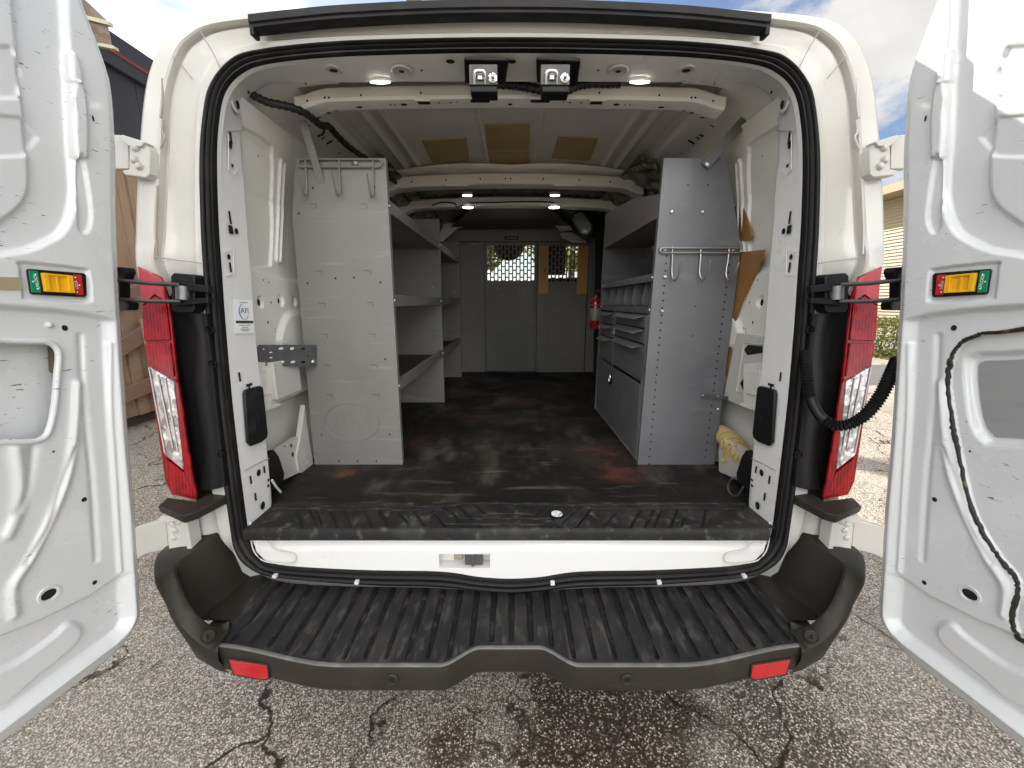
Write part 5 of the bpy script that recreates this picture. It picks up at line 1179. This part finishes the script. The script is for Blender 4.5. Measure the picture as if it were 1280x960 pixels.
# ------------------------------------------------------------------ clapboard house beyond the right door
hs = thing('clapboard_house', (14, 14, 0), 'cream clapboard house beyond the hedge', 'house')
side_m = mat('cream_siding', (.40, .335, .21), .55, layers=[('noise', (1, 1, 6), .4, .7, (.34, .28, .17), .5)])
m = MB()
for i in range(42):
    z = .35+i*.105; m.prism([(12.5, 9.0, z), (12.5, 9.0, z+.108), (12.515, 9.0, z+.108), (12.535-.06, 9.0, z)], (0, 13, 0)); 
m.build('siding', side_m, hs, ang=10)
MB().box(12.52, 18, 9.0, 22, 0, 4.85).build('wall', side_m, hs)
MB().box(12.40, 12.50, 9.0, 22, 0, .35).build('footing', mat('concrete', (.35, .34, .32), .8), hs)
rf = mat('brown_shingle', (.16, .115, .085), .8, layers=[('cell', (4, 4, 14), .3, .8, (.24, .18, .13), .7), ('wave', (0, 0, 8), .6, .9, (.07, .05, .04), .6)])
MB().prism([(11.9, 8.6, 4.85), (15.2, 8.6, 5.2), (18.5, 8.6, 4.85), (18.5, 8.6, 5.0), (15.2, 8.6, 5.35), (11.9, 8.6, 5.0)], (0, 13.8, 0)).build('roof', rf, hs)
MB().box(11.86, 11.90, 8.6, 22.4, 4.74, 5.0).build('fascia', mat('tan_trim', (.40, .30, .19), .6), hs); MB().box(11.90, 12.5, 8.6, 22.4, 4.72, 4.74).build('soffit', mat('tan_soffit', (.36, .28, .19), .6), hs)
def leafball(n, centre, ext, size, shape='box', seed=1):
    r = np.random.default_rng(seed); m = MB(); k = 0
    V, Fc, mi = [], [], []
    while k < n:
        p = r.uniform(-1, 1, 3)
        if shape == 'ball':
            q = np.linalg.norm(p)
            if q > 1 or (q < .55 and r.random() < .7): continue
            lump = .5+.5*math.sin(p[0]*5+seed)*math.sin(p[1]*4.3+2*seed)*math.sin(p[2]*4.7)
            if lump < .42 and r.random() < .75: continue
        else:
            if max(abs(p)) < .6 and r.random() < .8: continue
            p = p*(1+.08*math.sin(p[1]*9+seed)*math.sin(p[2]*7))
        c = np.array(centre)+p*np.array(ext); a = r.normal(0, 1, 3); a /= np.linalg.norm(a); b = np.cross(a, r.normal(0, 1, 3)); b /= np.linalg.norm(b); s_ = size*r.uniform(.6, 1.3)
        V = [c-a*s_, c+b*s_*.45, c+a*s_, c-b*s_*.45]; m.add(V, [(0, 1, 2, 3)], int(r.integers(0, 2))); k += 1
    return m
def leafmat(name, c1, c2):
    m = mat(name, c1, .6, spec=.3, layers=[('noise', 9, .4, .65, c2, .9)])
    nt = m.node_tree; b = nt.nodes['Principled BSDF']; t = nt.nodes.new('ShaderNodeBsdfTranslucent'); t.inputs[0].default_value = (*[min(1, q*1.5) for q in c2], 1)
    x = nt.nodes.new('ShaderNodeMixShader'); x.inputs[0].default_value = .35; nt.links.new(b.outputs[0], x.inputs[1]); nt.links.new(t.outputs[0], x.inputs[2]); nt.links.new(x.outputs[0], nt.nodes['Material Output'].inputs[0]); return m
lm1, lm2 = leafmat('hedge_leaf', (.10, .11, .025), (.20, .19, .04)), leafmat('hedge_leaf_dark', (.045, .06, .015), (.09, .11, .025))
barkm = mat('bark', (.10, .075, .055), .9, bumps=[('noise', (20, 20, 5), .8, .02)])
he = thing('clipped_hedge', (9.7, 10.5, 0), 'clipped yellowish green hedge in front of the chain link fence', 'hedge')
leafball(14000, (9.6, 10.5, .50), (.45, 3.2, .50), .040, 'box', 3).build('foliage', [lm1, lm2], he, ang=0, recalc=False)
m = MB()
for i in range(16): m.cyl((9.6+.1*math.sin(i), 7.6+i*.39, 0), (9.6-.1*math.sin(i*2), 7.6+i*.39, .75), .02, 6)
m.build('stems', barkm, he)
fn = thing('chain_link_fence', (10.4, 10.5, 0), 'grey chain link fence between the hedge and the cream house', 'fence')
for y in (7.6, 9.6, 11.6, 13.6): MB().cyl((10.4, y, 0), (10.4, y, 1.62), .03, 10).build('post', galv, fn)
MB().cyl((10.4, 7.6, 1.58), (10.4, 13.6, 1.58), .022, 8).build('rail', galv, fn)
m = MB()
for i in range(-22, 86):
    for sg in (1, -1):
        y0 = 7.6+i*.07; y1 = y0+1.55; a, b = max(7.6, y0), min(13.6, y1)
        if a >= b: continue
        za, zb_ = (a-y0)+.03, (b-y0)+.03
        if sg < 0: za, zb_ = 1.58-(a-y0), 1.58-(b-y0)
        m.tube([(10.4+.004*sg, a, za), (10.4+.004*sg, b, zb_)], .003, 4)
m.build('wire_mesh', galv, fn)
def tree(x, y, h, r, label, seed, c1, c2):
    t = thing('leafy_tree', (x, y, 0), label, 'tree', 'trees in front of the van'); rr = random.Random(seed)
    MB().tube([(x, y, 0), (x+.1, y, h*.3), (x+.15, y+.1, h*.55), (x+.1, y+.1, h*.85)], [.2, .16, .11, .04], 10).build('trunk', barkm, t)
    m = MB()
    for k in range(9):
        a = rr.uniform(0, 6.28); z = h*rr.uniform(.35, .7); m.tube([(x+.12, y+.05, z), (x+math.cos(a)*r*.45, y+math.sin(a)*r*.45, z+r*.25), (x+math.cos(a)*r*.8, y+math.sin(a)*r*.8, z+r*.55)], [.07, .045, .015], 6)
    m.build('limbs', barkm, t)
    leafball(5200, (x, y, h*.72), (r, r, h*.32), .14, 'ball', seed).build('crown', [leafmat('tree_leaf', c1, c2), lm2] if 'tree_leaf' not in MATS else [MATS['tree_leaf'], lm2], t, ang=0, recalc=False)
tree(-2.5, 19, 5.5, 2.4, 'loose yellow green tree seen through the partition window, nearer the wooden shed', 5, (.16, .15, .04), (.32, .28, .08))
tree(3.2, 22, 6.5, 2.8, 'taller yellow green tree seen through the slatted partition window', 8, (.16, .15, .04), (.32, .28, .08))
# ------------------------------------------------------------------ wooden shed left of the van
sh = thing('wooden_shed', (-4.4, 5.5, 0), 'brown timber shed with a dark upper wall left of the van', 'shed')
wd = mat('weathered_timber', (.30, .20, .125), .75, layers=[('noise', (9, 9, 1.2), .4, .7, (.20, .125, .075), .8), ('wave', (0, 9, .6), .5, .9, (.15, .09, .05), .5), ('noise', 2, .5, .7, (.40, .30, .20), .5)], bumps=[('noise', (30, 30, 3), .5, .01)])
wd2 = mat('red_brown_timber', (.20, .12, .09), .7, layers=[('noise', (6, 2, 6), .4, .7, (.14, .08, .06), .8)])
m = MB()
for i in range(52):
    y = 2.2+i*.135; d_ = .012*((i*7) % 3); m.box(-4.30-d_, -4.26-d_, y, y+.128, .12, 2.86)
m.build('plank_wall', wd, sh, bev=.004)
MB().box(-6.5, -4.34, 2.2, 9.2, 0, 4.1).build('core', mat('shed_core', (.06, .045, .035), .9), sh)
dks = mat('charcoal_siding', (.028, .027, .034), .55, layers=[('noise', (2, 2, 1), .4, .7, (.045, .043, .052), .6)])
m = MB()
for i in range(8): m.box(-4.32, -4.22, 2.2+i*.9, 2.2+i*.9+.893, 2.86, 3.80)
m.build('upper_wall', dks, sh, bev=.006)
MB().box(-4.36, -4.16, 2.15, 9.3, 3.80, 4.14).build('parapet', dks, sh, bev=.006); MB().box(-4.37, -4.152, 2.16, 9.29, 3.93, 3.965).build('red_stripe', mat('red_stripe', (.16, .03, .025), .5), sh)
for a, b in (((-4.20, 3.3, .55), (-4.20, 5.3, 1.45)), ((-4.20, 3.2, .95), (-4.20, 5.3, 1.9)), ((-4.2, 3.4, .30), (-4.2, 5.4, .62))): MB().bar(a, b, .05, .16).build('brace', wd2, sh, bev=.004)
for y in (3.2, 4.35, 5.5): MB().box(-4.18, -4.08, y, y+.1, 0, 1.2).build('post', wd, sh, bev=.004)
# shingled porch roof sticking out above the shed
pr = [onY(u, v, 3.75) for u, v in ((50, -60), (94, -12), (134, 26), (140, 56), (124, 55), (60, 0))]
MB().prism(pr, (-.4, .2, .1)).build('porch_roof', rf, sh)
trm = MATS['tan_trim']
for P in (((104, 18), (135, 26), (136, 31), (104, 23)), ((122, 53), (142, 57), (143, 61), (122, 57))): MB().prism([onY(u, v, 3.73) for u, v in P], (0, .04, 0)).build('trim_board', mat('cream_trim', (.5, .45, .34), .6) if 'cream_trim' not in MATS else MATS['cream_trim'], sh)
# added tree, out of frame above, to shade the ground left of the van
bt_ = thing('added_shade_tree', (-2.2, 11.5, 0), 'added tall leafy tree, out of frame, that shades the ground left of the van', 'tree')
MB().tube([(-2.2, 11.5, 0), (-2.2, 11.5, 4), (-2.5, 11.4, 9.6), (-6.2, 11.2, 12.4), (-8.6, 10.8, 13)], [.3, .24, .2, .14, .05], 10).build('trunk', barkm, bt_)
m = MB()
for k in range(9):
    a = k*2.4; m.tube([(-7.6, 10.7, 11.0+k*.15), (-8.1+math.cos(a)*1.2, 10.6+math.sin(a)*1.2, 11.2+k*.2), (-8.1+math.cos(a)*2.2, 10.6+math.sin(a)*2.2, 11.4+k*.25)], [.09, .06, .02], 6)
m.build('limbs', barkm, bt_)
leafball(9000, (-8.7, 10.9, 11.7), (2.2, 2.4, 2.3), .17, 'ball', 4).build('crown', [MATS['tree_leaf'], lm2], bt_, ang=0, recalc=False)
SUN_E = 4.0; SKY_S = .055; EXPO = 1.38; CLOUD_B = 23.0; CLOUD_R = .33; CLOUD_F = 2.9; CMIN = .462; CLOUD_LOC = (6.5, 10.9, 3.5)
# ------------------------------------------------------------------ camera, sun and sky
cam = bpy.data.cameras.new('camera'); co_ = bpy.data.objects.new('camera', cam); COL.objects.link(co_)
cam.sensor_width = 36; cam.lens = 36*F/1280; cam.clip_start = .02; cam.clip_end = 2000
co_.location = tuple(CAMO); co_.rotation_euler = (math.pi/2-PITCH, 0, 0); sc.camera = co_
sd = Vector((-.62, .92, 1.0)).normalized()
el = math.asin(sd.z); az = math.atan2(sd.x, sd.y)
sun = bpy.data.lights.new('sun', 'SUN'); sun.energy = SUN_E; sun.angle = RAD(.5); sun.color = (1, .94, .84)
so_ = bpy.data.objects.new('sun', sun); COL.objects.link(so_); so_.rotation_euler = (-sd).to_track_quat('-Z', 'Y').to_euler(); so_.location = (-20, 20, 30)
w = bpy.data.worlds.new('World'); sc.world = w; w.use_nodes = True; nt = w.node_tree; N = nt.nodes; L = nt.links
bg = N['Background']; sky = N.new('ShaderNodeTexSky'); sky.sky_type = 'NISHITA'; sky.sun_disc = False; sky.sun_elevation = el; sky.sun_rotation = az; sky.air_density = 1.0; sky.dust_density = .5; sky.ozone_density = 2.5
tc = N.new('ShaderNodeTexCoord'); mp = N.new('ShaderNodeMapping'); mp.inputs['Scale'].default_value = (2.0, 2.0, 3.0); mp.inputs['Location'].default_value = CLOUD_LOC
L.new(tc.outputs['Generated'], mp.inputs[0])
nz = N.new('ShaderNodeTexNoise'); nz.inputs['Scale'].default_value = 1.9; nz.inputs['Detail'].default_value = 9; nz.inputs['Roughness'].default_value = .58; nz.inputs['Distortion'].default_value = .35
L.new(mp.outputs[0], nz.inputs['Vector'])
mr = N.new('ShaderNodeMapRange'); mr.inputs['From Min'].default_value = CMIN; mr.inputs['From Max'].default_value = CMIN+.13; mr.interpolation_type = 'SMOOTHSTEP'; L.new(nz.outputs['Fac'], mr.inputs['Value'])
nz2 = N.new('ShaderNodeTexNoise'); nz2.inputs['Scale'].default_value = 5; nz2.inputs['Detail'].default_value = 6; L.new(mp.outputs[0], nz2.inputs['Vector'])
ax_ = N.new('ShaderNodeVectorMath'); ax_.operation = 'DOT_PRODUCT'; ax_.inputs[1].default_value = (.74, .64, .2); L.new(tc.outputs['Generated'], ax_.inputs[0])
gr = N.new('ShaderNodeMapRange'); gr.inputs['From Min'].default_value = .15; gr.inputs['From Max'].default_value = .85; gr.inputs['To Min'].default_value = 1.; gr.inputs['To Max'].default_value = CLOUD_R; gr.interpolation_type = 'SMOOTHSTEP'; L.new(ax_.outputs['Value'], gr.inputs['Value'])
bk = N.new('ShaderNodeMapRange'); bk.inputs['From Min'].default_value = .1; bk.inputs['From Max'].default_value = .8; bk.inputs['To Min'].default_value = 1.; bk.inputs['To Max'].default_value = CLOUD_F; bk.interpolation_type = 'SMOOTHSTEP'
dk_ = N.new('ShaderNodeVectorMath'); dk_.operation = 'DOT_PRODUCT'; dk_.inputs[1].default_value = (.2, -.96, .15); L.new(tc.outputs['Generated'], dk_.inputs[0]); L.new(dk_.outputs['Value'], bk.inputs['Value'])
mm_ = N.new('ShaderNodeMath'); mm_.operation = 'MULTIPLY'; L.new(gr.outputs[0], mm_.inputs[0]); L.new(bk.outputs[0], mm_.inputs[1])   # unseen cloud bank behind the camera, brightened to light the van interior
cl = N.new('ShaderNodeMix'); cl.data_type = 'RGBA'; cl.inputs[6].default_value = (*[c*CLOUD_B*.62 for c in (.97, .97, .97)], 1); cl.inputs[7].default_value = (*[c*CLOUD_B for c in (1.0, .975, .93)], 1)
L.new(nz2.outputs['Fac'], cl.inputs[0])
mx = N.new('ShaderNodeMix'); mx.data_type = 'RGBA'; L.new(mr.outputs[0], mx.inputs[0]); L.new(sky.outputs[0], mx.inputs[6]); sc_ = N.new('ShaderNodeVectorMath'); sc_.operation = 'SCALE'; L.new(cl.outputs[2], sc_.inputs[0]); L.new(mm_.outputs[0], sc_.inputs['Scale']); L.new(sc_.outputs[0], mx.inputs[7])   # clouds at the right front are dimmed to keep them from clipping
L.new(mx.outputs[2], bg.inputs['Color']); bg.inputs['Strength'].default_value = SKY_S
vs = sc.view_settings; vs.view_transform = 'Standard'; vs.look = 'None'; vs.exposure = EXPO; vs.gamma = 1; vs.use_curve_mapping = False
cy = sc.cycles; cy.use_denoising = True; cy.max_bounces = 10; cy.diffuse_bounces = 6; cy.glossy_bounces = 4; cy.transmission_bounces = 6; cy.caustics_reflective = False; cy.caustics_refractive = False; cy.sample_clamp_indirect = 8
cy.use_adaptive_sampling = True; cy.adaptive_threshold = .015
